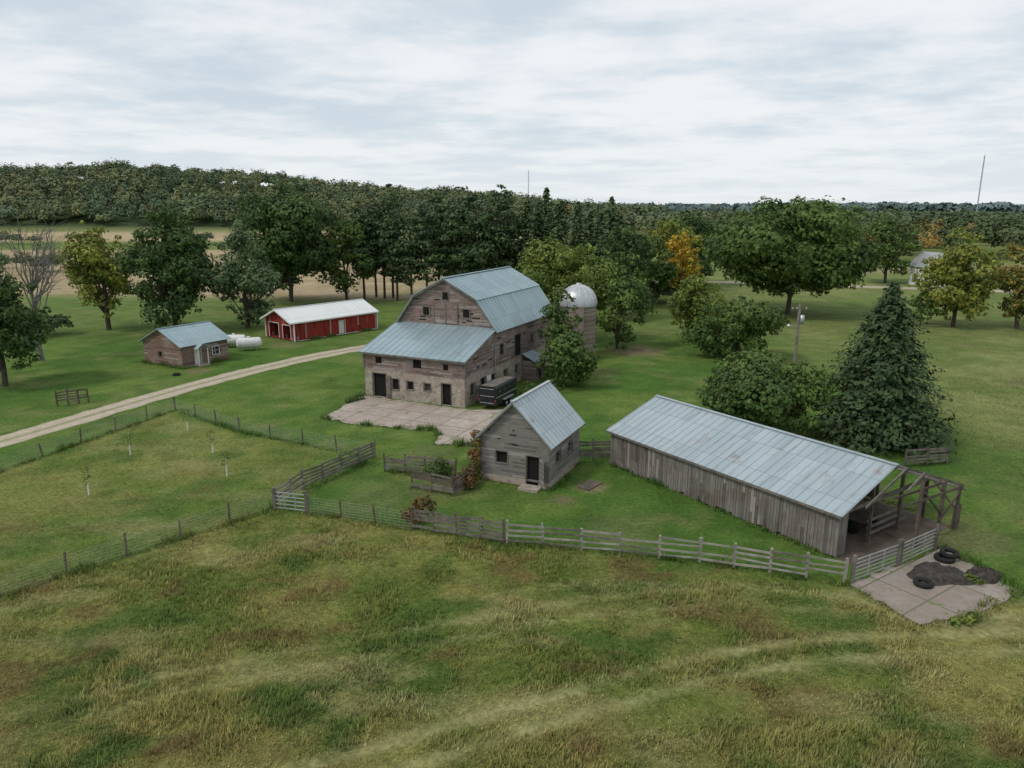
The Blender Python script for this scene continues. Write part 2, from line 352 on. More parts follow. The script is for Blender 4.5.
def weeds(name,lines,seed,dens=30,hm=.38):
    r=np.random.default_rng(seed);ps=[]
    for l in lines:
        for (ax,ay),(bx,by) in zip(l,l[1:]):
            n=int(math.hypot(bx-ax,by-ay)*dens);t=r.random(n);ps.append(np.stack([ax+(bx-ax)*t+r.normal(0,.2,n),ay+(by-ay)*t+r.normal(0,.2,n)],-1))
    p=np.concatenate(ps);x,y=p[:,0],p[:,1];n=len(x);col=gcol(x,y)*np.array([.9,.98,.85])*(.7+.6*r.random((n,1)));out=[];tc=[]
    hh0=.12+hm*sst(fbm(x/1.5,y/1.5,5),.45,.75)
    for i in range(4):
        a=r.random(n)*2*pi;h=hh0*(.5+r.random(n));w=.02+.03*r.random(n);q=np.stack([x+(r.random(n)-.5)*.2,y+(r.random(n)-.5)*.2,0*x-.05],-1);t=np.stack([-np.sin(a)*w,np.cos(a)*w,0*a],-1)
        tip=q+np.stack([np.cos(a)*h*.5,np.sin(a)*h*.5,h],-1);out.append(np.stack([q-t,q+t,tip],1));tc.append(np.repeat(col[:,None,:],3,1))
    npmesh(name,np.concatenate(out).reshape(-1,3),3,[L_grass],tint=np.concatenate(tc).reshape(-1,3))
# ------------------------------------------------------------ driveway & pads
def strip(name,pts,w,mat,z,seed=1,step=.8):
    P=[Vector((p[0],p[1])) for p in pts];out=[]
    for i in range(len(P)-1):
        p0=P[max(i-1,0)];p1=P[i];p2=P[i+1];p3=P[min(i+2,len(P)-1)];n=max(2,int((p2-p1).length/step))
        for k in range(n):
            t=k/n;out.append(.5*((2*p1)+(-p0+p2)*t+(2*p0-5*p1+4*p2-p3)*t*t+(-p0+3*p1-3*p2+p3)*t**3))
    out.append(P[-1]);v=[];f=[];L=0;uvs=[]
    K=6
    for i,p in enumerate(out):
        d=(out[min(i+1,len(out)-1)]-out[max(i-1,0)]).normalized();nn=Vector((-d.y,d.x))
        if i:L+=(p-out[i-1]).length
        for k in range(K+1):
            s=(k/K-.5)*2;ww=w/2*(1+(.28*(float(vn(np.array(L/1.3),np.array(s*3.),seed))-.5) if abs(s)>.9 else 0))
            q=p+nn*s*ww;v.append((q.x,q.y,z));uvs.append((s,L))
    for i in range(len(out)-1):
        for k in range(K):a=i*(K+1)+k;f.append((a,a+1,a+K+2,a+K+1))
    me=bpy.data.meshes.new(name);me.from_pydata(v,[],f);u=me.uv_layers.new(name='UVMap')
    for l in me.loops:u.data[l.index].uv=uvs[l.vertex_index]
    me.materials.append(mat);ob=bpy.data.objects.new(name,me);S.collection.objects.link(ob);return ob
m,nt,b,o=newmat('gravel');tc=N(nt,'ShaderNodeTexCoord');po=N(nt,'ShaderNodeNewGeometry').outputs['Position']
u=N(nt,'ShaderNodeSeparateXYZ',{0:tc.outputs['UV']}).outputs[0];au=MA(nt,'ABSOLUTE',u)
n_=noise(nt,po,1.2,6,.7);g=noise(nt,po,9,3)
c=MIX(nt,SS(nt,n_,.35,.65),(.38,.31,.24),(.50,.42,.33));c=MIX(nt,MA(nt,'MULTIPLY',SS(nt,g,.45,.7),.3),c,(.22,.18,.14))
mid=MA(nt,'ADD',MA(nt,'SUBTRACT',1.,SS(nt,au,.08,.3)),SS(nt,au,.72,1.0));mid=MA(nt,'MULTIPLY',mid,SS(nt,MA(nt,'ADD',n_,MA(nt,'MULTIPLY',g,.3)),.46,.74))
c=MIX(nt,MA(nt,'MULTIPLY',mid,.85),c,(.15,.20,.06));setc(nt,b,c,.95,0,g,.03,.5);M_grav=m
strip('gravel_driveway',[(-66,20),(-54,40),(-44.6,60.6),(-40.9,70),(-35.9,82.1),(-28.4,95.6),(-21.2,104.5),(-12,113),(-2,122),(6,136)],3.6,M_grav,.006)
strip('country_road',[(20,205),(60,196),(110,178),(160,165),(260,150)],6,M_grav,.006,step=3)
def pad(name,poly,mat,z0=-.2,z1=.05,seed=3):
    r=np.random.default_rng(seed);pp=[]
    for (ax,ay),(bx,by) in zip(poly,poly[1:]+poly[:1]):
        n=max(1,int(math.hypot(bx-ax,by-ay)/.5))
        for k in range(n):
            t=k/n;j=.0 if k==0 else .13;pp.append((ax+(bx-ax)*t+r.normal(0,j),ay+(by-ay)*t+r.normal(0,j)))
    mb=MB();mb.hexa([(x,y,z0) for x,y in pp],[(x,y,z1) for x,y in pp],mat);return mb.build(name)
def m_slab(name,rot,cA,cB):
    m,nt,b,o=newmat(name);po=N(nt,'ShaderNodeNewGeometry').outputs['Position']
    mp=N(nt,'ShaderNodeMapping',{0:po,'Rotation':(0,0,rot)}).outputs[0]
    br=N(nt,'ShaderNodeTexBrick',{'Vector':mp,'Scale':1.,'Color1':cA+(1,),'Color2':tuple(x*.78 for x in cA)+(1,),'Mortar':(.11,.13,.05,1),'Mortar Size':.045,'Brick Width':3.1,'Row Height':2.7},offset=0.)
    n1=noise(nt,po,.5,7,.7);n2=noise(nt,po,2.2,7,.75)
    c=MIX(nt,SS(nt,n1,.38,.62),br.outputs[0],cB);c=MIX(nt,MA(nt,'MULTIPLY',SS(nt,n2,.46,.7),.6),c,(.19,.15,.12))
    c=MIX(nt,MA(nt,'MULTIPLY',br.outputs[1],.8),c,(.1,.12,.05))
    c=MIX(nt,SS(nt,noise(nt,po,.9,5,.7),.59,.66),c,(.13,.17,.05));setc(nt,b,c,.9,0,n2,.02,.4);return m
pad('concrete_yard',[(-18.2,68.4),(-15.6,66.4),(-6.6,63.9),(-6.5,60.2),(-3.4,59.8),(.3,66.8),(.6,71.2),(-4.2,71.0),(-16,76.6)],m_slab('yard_concrete',.44,(.46,.39,.34),(.35,.285,.24)))
pad('feedlot_pad',[(18.3,36.1),(20.0,32.2),(23.8,33.4),(27.0,35.4),(26.6,37.6),(25.9,40.6)],m_slab('pad_concrete',-.6,(.36,.31,.27),(.25,.205,.17)),seed=5)
# ------------------------------------------------------------ BARN
def barn():
    e=empty('gambrel_barn',(-15.8,77.0,0),math.atan2(-.427,.904));W=12.2;D=7.;Lb=23.;c=W/2
    mb=MB()
    H=M_dark;G=M_glass
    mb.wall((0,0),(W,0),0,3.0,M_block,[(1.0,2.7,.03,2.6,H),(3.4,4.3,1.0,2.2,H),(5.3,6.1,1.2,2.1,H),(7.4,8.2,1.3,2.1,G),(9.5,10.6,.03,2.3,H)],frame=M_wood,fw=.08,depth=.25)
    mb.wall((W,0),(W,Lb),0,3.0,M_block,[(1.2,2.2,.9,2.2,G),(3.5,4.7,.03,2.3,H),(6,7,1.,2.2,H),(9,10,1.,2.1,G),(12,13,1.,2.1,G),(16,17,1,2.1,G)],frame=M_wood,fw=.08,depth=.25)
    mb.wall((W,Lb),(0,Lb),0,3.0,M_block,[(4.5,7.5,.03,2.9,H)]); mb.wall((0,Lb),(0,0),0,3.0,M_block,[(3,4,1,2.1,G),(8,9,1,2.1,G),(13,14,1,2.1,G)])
    mb.build('block_walls',e)
    mb=MB();p=.04
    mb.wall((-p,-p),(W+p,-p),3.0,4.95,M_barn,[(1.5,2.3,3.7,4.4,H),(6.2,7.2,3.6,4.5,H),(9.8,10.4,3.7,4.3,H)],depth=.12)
    for x,sg in((W+p,1),(-p,-1)):
        q=[(x,-p,3.0),(x,D-.02,3.0),(x,D-.02,7.0),(x,-p,4.95)]
        mb.face(q if sg>0 else q[::-1],M_barn)
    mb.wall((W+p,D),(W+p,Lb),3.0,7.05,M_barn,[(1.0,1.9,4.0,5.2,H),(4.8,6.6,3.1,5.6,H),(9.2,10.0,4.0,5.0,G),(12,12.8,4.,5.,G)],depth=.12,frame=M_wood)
    mb.wall((-p,Lb),(-p,D),3.0,7.05,M_barn)
    gp=[(-p,7.0),(W+p,7.0),(c+4.0,10.0),(c,12.1),(c-4.0,10.0)]
    y=D-.02
    mb.face([(x,y,z) for x,z in gp],M_barn)
    mb.face([(x,Lb+p,z) for x,z in gp][::-1],M_barn); mb.face([(-p,Lb+p,3),(-p,Lb+p,7),(W+p,Lb+p,7),(W+p,Lb+p,3)],M_barn)
    mb.build('board_walls',e)
    mb=MB()
    for (x,z,w,h) in((c-2.5,8.5,.9,1.0),(c+2.6,8.5,.9,1.0),(c,10.3,.8,.9)):
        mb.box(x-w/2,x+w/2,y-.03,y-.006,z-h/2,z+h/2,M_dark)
        for a in(-1,1): mb.box(x+a*w/2-.06,x+a*w/2+.06,y-.08,y-.031,z-h/2-.06,z+h/2+.06,M_wood)
        mb.box(x-w/2+.062,x+w/2-.062,y-.075,y-.031,z+h/2-.05,z+h/2+.06,M_wood);mb.box(x-w/2+.062,x+w/2-.062,y-.075,y-.031,z-h/2-.06,z-h/2+.05,M_wood)
    rg=np.random.default_rng(6)
    for i in range(14):
        x=c+rg.uniform(-4,4);z=rg.uniform(7.3,9.8);w=rg.uniform(.3,1.1)
        mb.box(x-w/2,x+w/2,y-.012,y-.004,z,z+.13,M_dark)
    for i in range(16):
        yy=rg.uniform(.5,Lb-1);z=rg.uniform(3.2,4.8 if yy<D else 6.6);w=rg.uniform(.3,1.2);mb.box(W+.046,W+.054,yy,yy+w,z,z+.13,M_dark)
    mb.box(c-1.5,c+1.5,y-.05,y-.013,7.25,9.55,M_barn)
    for x in(c-1.5,c,c+1.5): mb.box(x-.06,x+.06,y-.1,y-.051,7.25,9.55,M_wood)
    for x,yy in((W+p,-p),(-p,-p)): mb.box(x-.1,x+.1,yy-.06,yy+.1,3.02,4.9,M_wood)
    mb.wall((W+.06,14.0),(W+1.8,14.0),0,2.3,M_barn);mb.wall((W+1.8,14.),(W+1.8,16.5),0,2.3,M_barn,[(.8,1.6,.05,2.,M_dark)]);mb.wall((W+1.8,16.5),(W+.06,16.5),0,2.3,M_barn)
    mb.box(2.75,3.3,-.12,-.03,.05,2.5,M_wood)
    mb.beam((W+.15,6.6,0),(W+.15,6.6,5.5),.08,.08,M_galv); mb.box(W+.06,W+.25,2.6,3.1,1.3,1.9,M_galv)
    mb.box(W+.02,W+.09,4.75,5.7,.06,2.3,M_white)
    mb.build('openings_and_trim',e)
    mb=MB()
    mb.roof((W+2.0,13.7,2.2),(W+2.0,16.8,2.2),(W+.08,16.8,3.1),(W+.08,13.7,3.1),M_roofb,rib=.6)
    o=.45
    yf=D-.5;yb=Lb+.45
    ez=6.75
    for s in(-1,1):
        x0=c+s*(c+o);x1=c+s*4.05
        mb.roof((x0,yf,ez),(x0,yb,ez),(x1,yb,10.12),(x1,yf,10.12),M_roofb,rib=.75)
        mb.roof((c+s*4.22,yf-.02,10.10),(c+s*4.22,yb+.02,10.10),(c,yb+.02,12.28),(c,yf-.02,12.28),M_roofb,rib=.75)
        mb.beam((x0,yf+.06,ez-.14),(x1,yf+.06,9.98),.06,.2,M_wood);mb.beam((x1,yf+.06,9.98),(c,yf+.06,12.12),.06,.2,M_wood)
    mb.beam((c,yf-.05,12.31),(c,yb+.05,12.31),.35,.06,M_roofb)
    mb.roof((-.35,-.5,4.88),(W+.4,-.5,4.88),(W+.25,D-.03,7.12),(-.35,D-.03,7.12),M_roofb,rib=.75)
    mb.beam((-.35,-.47,4.76),(W+.4,-.47,4.76),.05,.16,M_wood)
    mb.build('roof',e)
barn()
# ------------------------------------------------------------ SILO
def silo():
    e=empty('silo',(8.8,97.5,0));mb=MB();R=2.4
    mb.rev((0,0,0),[(R,0),(R,7.3)],M_silo,36);mb.build('staves',e)
    mb=MB()
    for i in range(12): z=.4+i*.6;mb.rev((0,0,z),[(R+.002,-.03),(R+.035,-.03),(R+.035,.03),(R+.002,.03)],M_wood2,36,smooth=False)
    mb.box(-.5,.5,-R-.5,-R+.1,0,7.2,M_silo)
    mb.build('hoops_and_chute',e)
    mb=MB();pr=[(R*1.04*cos(t),7.3+2.5*sin(t)) for t in np.linspace(0,pi/2,9)];pr[-1]=(0,9.8)
    mb.rev((0,0,0),[(R*1.04,7.05)]+pr,M_galv,36)
    mb.build('dome',e)
    mb=MB()
    for i in range(16):
        t=2*pi*i/16
        for (r0,z0),(r1,z1) in zip(pr,pr[1:]): mb.beam((r0*1.01*cos(t),r0*1.01*sin(t),z0+.01),(r1*1.01*cos(t),r1*1.01*sin(t),z1+.01),.06,.05,M_white)
    mb.rev((0,0,9.7),[(.35,0),(.35,.25),(0,.35)],M_galv,12);mb.build('dome_ribs',e)
silo()
# ------------------------------------------------------------ SMALL SHED
def small():
    e=empty('grey_wooden_shed',(-2.35,52.1,0),math.atan2(-.42,.907));W=5.5;L=6.4;c=W/2;h=3.5;r=6.25
    mb=MB();mb.wall((-.04,-.04),(W+.04,-.04),0,.5,M_conc,[(3.75,4.75,0.02,.49,M_dark)]);mb.wall((W+.04,-.04),(W+.04,L+.04),0,.5,M_conc);mb.wall((W+.04,L+.04),(-.04,L+.04),0,.5,M_conc);mb.wall((-.04,L+.04),(-.04,-.04),0,.5,M_conc)
    mb.face([(-.04,-.04,.5),(W+.04,-.04,.5),(W+.04,L+.04,.5),(-.04,L+.04,.5)],M_conc)
    mb.box(3.5,5.0,-1.0,-.05,0,.2,M_conc);mb.build('foundation',e)
    mb=MB()
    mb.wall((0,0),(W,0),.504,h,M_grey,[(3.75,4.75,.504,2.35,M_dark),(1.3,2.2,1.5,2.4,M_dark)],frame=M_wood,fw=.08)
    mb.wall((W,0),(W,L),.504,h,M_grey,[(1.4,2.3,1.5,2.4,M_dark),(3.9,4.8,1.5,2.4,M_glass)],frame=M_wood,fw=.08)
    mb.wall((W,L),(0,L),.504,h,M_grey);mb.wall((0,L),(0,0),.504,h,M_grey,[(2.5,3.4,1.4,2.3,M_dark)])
    mb.face([(0,0,h),(W,0,h),(c,0,r)],M_grey);mb.face([(W,L,h),(0,L,h),(c,L,r)],M_grey)
    mb.build('walls',e)
    mb=MB();o=.35;k=(r-h)/c
    for s in(-1,1):
        x0=c+s*(c+o);z0=h-k*o+.08
        mb.roof((x0,-o,z0),(x0,L+o,z0),(c,L+o,r+.1),(c,-o,r+.1),M_roofs,rib=.55,under=M_wood)
        mb.beam((x0,-o+.03,z0-.13),(c,-o+.03,r-.04),.05,.16,M_wood);mb.beam((x0,L+o-.03,z0-.13),(c,L+o-.03,r-.04),.05,.16,M_wood)
    mb.beam((c,-o-.03,r+.12),(c,L+o+.03,r+.12),.3,.05,M_galv)
    mb.build('roof',e)
    mb=MB()
    for x in(0,W): mb.box(x-.06,x+.06,-.05,-.004,.51,h,M_wood)
    mb.hexa([(4.8,-.07,.52),(5.35,-.6,.52),(5.38,-.57,.52),(4.83,-.04,.52)],[(4.8,-.07,2.3),(5.35,-.6,2.3),(5.38,-.57,2.3),(4.83,-.04,2.3)],M_grey)
    rg=np.random.default_rng(9)
    for i in range(6):
        x=rg.uniform(.2,3);z=rg.uniform(2.5,4.2);w=rg.uniform(.2,.6);mb.box(x,min(x+w,W-.1 if z<h else 3.4),-.010,-.003,z,z+.08,M_dark)
    mb.build('door_and_corner_boards',e)
small()
# ------------------------------------------------------------ LONG POLE SHED
def longshed():
    e=empty('pole_shed',(7.8,55.25,0),math.atan2(-.825,.565));L=19.5;W=10.2;c=W/2;h=2.85;r=4.75
    rg=np.random.default_rng(4)
    def boards(mb,p0,p1,topf,mat,miss=0.):
        p0=V3(p0);p1=V3(p1);d=(p1-p0);Ln=d.length;d.normalize();n=Vector((d.y,-d.x,0));u=0
        while u<Ln:
            w=min(rg.uniform(.17,.26),Ln-u)
            if w<.03:break
            if rg.random()>miss:
                a=p0+d*u;b_=p0+d*(u+w-.014);o=n*(.0+rg.uniform(0,.03));z0=rg.uniform(0.,.2)*(rg.random()<.6);q=-n*.025
                ta,tb=topf(u),topf(u+w)
                mb.hexa([a+o+Vector((0,0,z0)),b_+o+Vector((0,0,z0)),b_+o+q+Vector((0,0,z0)),a+o+q+Vector((0,0,z0))],[a+o+Vector((0,0,ta)),b_+o+Vector((0,0,tb)),b_+o+q+Vector((0,0,tb)),a+o+q+Vector((0,0,ta))],mat)
            u+=w
    mb=MB();g=lambda u:h+(r-h)*(1-abs(u-c)/c)-.03
    boards(mb,(0,0),(L,0),lambda u:h-.02,M_shed,.008)
    boards(mb,(0,W),(0,0),g,M_shed);boards(mb,(16,W),(0,W),lambda u:h-.02,M_shed,.04)
    boards(mb,(L,0),(L,.9),lambda u:h,M_shed)
    mb.build('board_walls',e)
    mb=MB()
    for x in np.arange(0.15,L+.2,3.2):
        for y in(.15,3.6,6.9,W-.12): mb.beam((x,y,0),(x,y,h+(r-h)*(1-abs(y-c)/c)-.15),.17,.17,M_wood2,up=(1,0,0))
        for s in(0,1):
            y0=0 if s==0 else W;mb.beam((x,y0,h-.1),(x,c,r-.1),.06,.15,M_wood2)
        mb.beam((x,0.05,h-.2),(x,W-.05,h-.2),.06,.18,M_wood2)
    for x in(L+.9,L+1.9):
        mb.beam((x,3.4 if x>L+1 else 1.,h+(r-h)*(.62 if x>L+1 else .2)),(x,c,r+.02),.07,.16,M_wood);mb.beam((x,c,r+.02),(x,W+.2,h-.05),.07,.16,M_wood)
        mb.beam((x+.003,4,h+.25),(x+.003,W+.1,h-.05),.06,.16,M_wood2)
    for y in(c,7.2,W): 
        z=r-(r-h)*abs(y-c)/c; mb.beam((L-.5,y,z-.16),(L+2.1,y,z-.16),.16,.1,M_wood)
    for y in(c+.2,8.,W-.1):
        mb.beam((L+1.8,y,0),(L+1.8,y,h+(r-h)*(1-abs(y-c)/c)-.1),.18,.18,M_wood2,up=(1,0,0))
    mb.beam((L+1.8,8.0,1.0),(L+1.8,W+.1,h-.3),.1,.12,M_wood2);mb.beam((L+1.8,W,1.1),(L+.2,W,h-.2),.1,.12,M_wood2)
    mb.beam((L+1.8,7.95,1.6),(L+1.8,c+.3,3.6),.1,.12,M_wood2)
    for z in(.5,.95,1.4): mb.beam((L-.2,3.4,z),(L-.2,8.,z+.03),.05,.18,M_wood)
    mb.beam((L-.1,0.9,h-.12),(L-.1,W,h-.12),.12,.24,M_wood)
    mb.box(L+1.75,L+1.95,W-.4,W+.2,0,1.6,M_wood2)
    mb.build('posts_and_trusses',e)
    mb=MB();k=(r-h)/c;o=.3
    for s in(-1,1):
        y0=c+s*(c+o);z0=h-k*o+.05;xe=L+.3 if s<0 else L+.15
        mb.roof((-.3,y0,z0),(xe,y0,z0),(xe,c,r+.05),(-.3,c,r+.05),M_roofs,rib=.62,under=M_wood2)
    mb.beam((-.32,c,r+.07),(L+.32,c,r+.07),.32,.05,M_roofs)
    mb.beam((-.3,-o+.02,h-.16),(L+.25,-o+.02,h-.16),.04,.16,M_wood)
    mb.build('roof',e)
    mb=MB();mb.box(.1,L+1.6,.1,W-.1,-.1,.02,M_dirt);mb.build('earth_floor',e)
    mb=MB()
    for i in range(5):
        x=4+i*2.6;mb.box(x,x+1.5,W-2.4,W-1.2,.02,.9,M_wood2)
    mb.build('feed_bunks',e)
longshed()
def wagon():
    # old flat hay wagon parked under the open end of the pole shed
    e=empty('hay_wagon',(21.4,44.2,0),math.atan2(-.825,.565));mb=MB()
    for i in range(8): mb.box(-2.,2.,-.98+i*.245,-.76+i*.245,.84,.9,M_wood2)
    for y in(-.5,.5): mb.beam((-2,y,.76),(2,y,.76),.1,.14,M_rust)
    for x in(-1.3,1.3):
        mb.beam((x,-.95,.42),(x,.95,.42),.1,.1,M_rust);mb.box(x-.08,x+.08,-.4,.4,.47,.69,M_rust)
        for y in(-1.02,1.02): mb.rev((x,y,.42),[(0,-.09),(.22,-.1),(.42,-.08),(.42,.08),(.22,.1),(0,.09)],M_black,18,axis='y')
    for y in(-.9,-.3,.3,.9): mb.beam((-1.95,y,.9),(-1.98,y,2.1),.06,.08,M_wood)
    for z in(1.3,1.7,2.05): mb.beam((-2.02,-.95,z),(-2.02,.95,z),.04,.12,M_wood)
    mb.beam((2,0,.5),(3.3,0,.3),.08,.08,M_rust);mb.build('bed_and_wheels',e)
wagon()
def tyre(x,y,z,R,tilt=0):
    e=empty('old_tyre',(x,y,z),0);mb=MB();pr=[(R*.55,-.1),(R*.9,-.13),(R,-.06),(R,.06),(R*.9,.13),(R*.55,.1),(R*.55,-.1)];mb.rev((0,0,0),pr,M_black,22);ob=mb.build('tread',e);e.rotation_euler=(tilt,0,0)
tyre(25.0,38.9,.18,.55);tyre(22.2,36.0,.18,.5);tyre(25.3,39.0,.44,.5,.1);tyre(-40.5,86.5,.14,.45)
# ------------------------------------------------------------ LEFT OUTBUILDINGS
def outb():
    e=empty('small_brown_outbuilding',(-41.4,90.3,0),math.atan2(.866,.5));L=7.;W=7.6;c=W/2;h=2.9;r=4.7
    mb=MB();mb.wall((0,0),(L,0),0,h,M_brown,[(1.9,2.8,.05,2.1,M_white),(4.6,5.6,1.,2.,M_glass)],frame=M_white,fw=.07)
    mb.wall((L,0),(L,W),0,h,M_brown);mb.wall((L,W),(0,W),0,h,M_brown);mb.wall((0,W),(0,0),0,h,M_brown,[(3,3.7,1.1,1.8,M_dark)],frame=M_wood,fw=.07)
    mb.face([(0,W,h),(0,0,h),(0,c,r)],M_brown);mb.face([(L,0,h),(L,W,h),(L,c,r)],M_brown)
    mb.box(1.6,3.2,-1.1,-.004,0,.18,M_conc)
    for x in(1.7,3.1): mb.beam((x,-1.0,.18),(x,-1.0,2.3),.1,.1,M_white,up=(1,0,0))
    mb.build('walls',e);mb=MB();k=(r-h)/c;o=.4
    for s in(-1,1):
        y0=c+s*(c+o);z0=h-k*o+.06;mb.roof((-o,y0,z0),(L+o,y0,z0),(L+o,c,r+.06),(-o,c,r+.06),M_roofb,rib=.6)
    mb.beam((-o,c,r+.08),(L+o,c,r+.08),.3,.05,M_roofb)
    mb.roof((1.4,-1.2,2.3),(1.4,-.45,2.3),(2.4,-.45,2.95),(2.4,-1.2,2.95),M_roofb);mb.roof((3.4,-1.2,2.3),(3.4,-.45,2.3),(2.4,-.45,2.95),(2.4,-1.2,2.95),M_roofb)
    mb.build('roof',e)
    e=empty('red_metal_shed',(-32.6,108.8,0),math.atan2(.765,.645));L=15.8;W=7.6;c=W/2;h=3.;r=4.6
    mb=MB();mb.wall((0,0),(L,0),.12,h,M_red,[(8.2,9.3,.15,2.2,M_white)],frame=M_white,fw=.07)
    mb.wall((L,0),(L,W),.12,h,M_red);mb.wall((L,W),(0,W),.12,h,M_red);mb.wall((0,W),(0,0),.12,h,M_red,[(.9,3.5,.15,2.4,M_dark),(4.6,6.6,.15,2.3,M_dark)],frame=M_white,depth=1.)
    mb.face([(0,W,h),(0,0,h),(0,c,r)],M_red);mb.face([(L,0,h),(L,W,h),(L,c,r)],M_red);mb.build('walls',e)
    mb=MB();k=(r-h)/c;o=.3
    for s in(-1,1):
        y0=c+s*(c+o);z0=h-k*o+.06;mb.roof((-.8,y0,z0),(L+o,y0,z0),(L+o,c,r+.06),(-.8,c,r+.06),M_roofw,rib=.9)
        mb.beam((-.8,y0,z0-.12),(-.8,c,r-.04),.05,.22,M_white)
        mb.beam((-.8,y0,z0-.12),(L+o,y0,z0-.12),.05,.16,M_white)
    mb.beam((-.8,c,r+.08),(L+o,c,r+.08),.3,.05,M_roofw)
    for x,y in((-.03,-.03),(L+.03,-.03),(-.03,W+.03)): mb.box(x-.08,x+.08,y-.08,y+.08,0.,h,M_white)
    mb.wall((-.012,-.02),(L,-.02),0,.118,M_white);mb.build('roof_and_trim',e)
outb()
def tank(x,y,rz):
    e=empty('propane_tank',(x,y,0),rz);mb=MB();R=.75;L=3.5
    pr=[(0,-L/2)]+[(R*sin(t),-L/2+.4-.4*cos(t)) for t in np.linspace(.3,pi/2,5)]+[(R*cos(t),L/2-.4+.4*sin(t)) for t in np.linspace(0,pi/2-.3,5)]+[(0,L/2)]
    mb.rev((0,0,1.05),pr,M_white,20,axis='x');mb.rev((0,0,1.75),[(.22,0),(.22,.22),(0,.28)],M_white,12)
    mb.build('vessel',e);mb=MB()
    for s in(-1,1): mb.box(s*.9-.1,s*.9+.1,-.4,.4,0,.45,M_conc)
    mb.build('saddles',e)
tank(-40.2,104.8,.1);tank(-37.2,102.4,.4)
def trailer():
    e=empty('horse_trailer',(-1.45,73.3,0),math.atan2(.904,.427)+pi)
    L=4.8;W=2.0;z0=.5;z1=2.45
    prof=[(-W/2,z0),(W/2,z0),(W/2,z1-.2),(W/2-.1,z1-.05),(W/2-.3,z1),(-W/2+.3,z1),(-W/2+.1,z1-.05),(-W/2,z1-.2)]
    mb=MB();A=[(-L/2,y,z) for y,z in prof];B=[(L/2,y,z) for y,z in prof]
    mb.face(A[::-1],M_trail);mb.face(B,M_trail)
    for i in range(len(A)):
        j=(i+1)%len(A);mb.face([A[i],A[j],B[j],B[i]],M_wood if i==4 else M_trail)
    mb.build('body',e);mb=MB()
    for s in(-1,1):
        y=s*(W/2+.01)
        for x in(-1.7,-.6,.5,1.6): mb.box(x-.35,x+.35,min(y,y+s*.02),max(y,y+s*.02),1.75,2.0,M_glass)
        mb.box(-2.38,2.38,min(y,y+s*.03),max(y,y+s*.03),1.3,1.36,M_galv);mb.box(-1.2,1.0,min(y,y+s*.28),max(y,y+s*.28),.86,.94,M_galv)
        for x in(-.6,.4):
            mb.rev((x,s*(W/2+.12),.36),[(0,-.1),(.2,-.11),(.36,-.1),(.36,.1),(.2,.11),(0,.1)],M_black,18,axis='y');mb.rev((x,s*(W/2+.23),.36),[(.17,-.01),(.17,.012),(0,.02)],M_galv,12,axis='y')
    for a,b_ in((-.78,-.03),(.03,.78)):
        mb.box(L/2+.005,L/2+.03,a,b_,.65,2.2,M_trail)
        for z in(.7,1.4,2.15): mb.box(L/2+.032,L/2+.05,a,b_,z,z+.05,M_galv)
    for y in(-.9,.9): mb.box(L/2+.005,L/2+.05,y-.06,y+.06,.9,1.1,M_red)
    mb.beam((-L/2,-.7,.45),(-L/2-1.3,0,.45),.08,.12,M_black);mb.beam((-L/2,.7,.45),(-L/2-1.3,0,.45),.08,.12,M_black);mb.beam((-L/2-1.2,0,0),(-L/2-1.2,0,.8),.07,.07,M_galv)
    mb.build('wheels_windows_hitch',e)
trailer()
def pole():
    e=empty('utility_pole',(33.2,84.5,0));mb=MB();mb.rev((0,0,0),[(.2,0),(.15,8.9),(0,8.95)],M_wood,10)
    mb.beam((-.9,0,8.3),(.9,0,8.3),.1,.12,M_wood2);mb.rev((.38,0,6.6),[(0,0),(.26,0),(.26,1.0),(0,1.05)],M_galv,14)
    for x in(-.8,-.3,.8): mb.rev((x,0,8.36),[(.05,0),(.06,.12),(0,.16)],M_white,8)
    mb.beam((0,0,6.2),(-1.2,-.5,6.6),.05,.05,M_galv);mb.rev((-1.25,-.5,6.45),[(.22,0),(.12,.2),(0,.22)],M_galv,10);mb.build('pole_and_fittings',e)
pole()
for x,y,hh in((557,905,76),(19.5,905,60)):
    e=empty('radio_mast',(x,y,0));mb=MB()
    for a in range(3):
        t=a*2*pi/3;mb.beam((cos(t)*.6,sin(t)*.6,-5),(cos(t)*.5,sin(t)*.5,hh),.3,.3,M_galv)
    for z in range(0,int(hh),3):
        for a in range(3):
            t=a*2*pi/3;u=(a+1)*2*pi/3;mb.beam((cos(t)*.6,sin(t)*.6,z),(cos(u)*.6,sin(u)*.6,z+3),.15,.15,M_galv)
    mb.build('lattice',e)
def house(name,x,y,rz,W,L,h,r,wm,rm):
    e=empty(name,(x,y,0),rz);mb=MB();c=W/2
    mb.wall((0,0),(W,0),0,h,wm,[(1,2,1,2.4,M_glass),(3.5,4.5,.1,2.3,M_dark),(W-2,W-1,1,2.4,M_glass)],frame=M_white);mb.wall((W,0),(W,L),0,h,wm,[(1.5,2.5,1,2.4,M_glass),(5,6,1,2.4,M_glass)],frame=M_white);mb.wall((W,L),(0,L),0,h,wm);mb.wall((0,L),(0,0),0,h,wm,[(1.5,2.5,1,2.4,M_glass),(5,6,1,2.4,M_glass)],frame=M_white)
    mb.face([(0,0,h),(W,0,h),(c,0,r)],wm);mb.face([(W,L,h),(0,L,h),(c,L,r)],wm);mb.build('walls',e);mb=MB()
    for s in(-1,1):
        k=(r-h)/c;x0=c+s*(c+.4);z0=h-k*.4+.06;mb.roof((x0,-.4,z0),(x0,L+.4,z0),(c,L+.4,r+.06),(c,-.4,r+.06),rm)
    mb.build('roof',e)
house('white_farmhouse',105.5,183,.3,7,9,5.,8.3,M_white,M_galv)
house('distant_shed',55,232,.5,8,9,3,5.,M_brown,M_roofw)
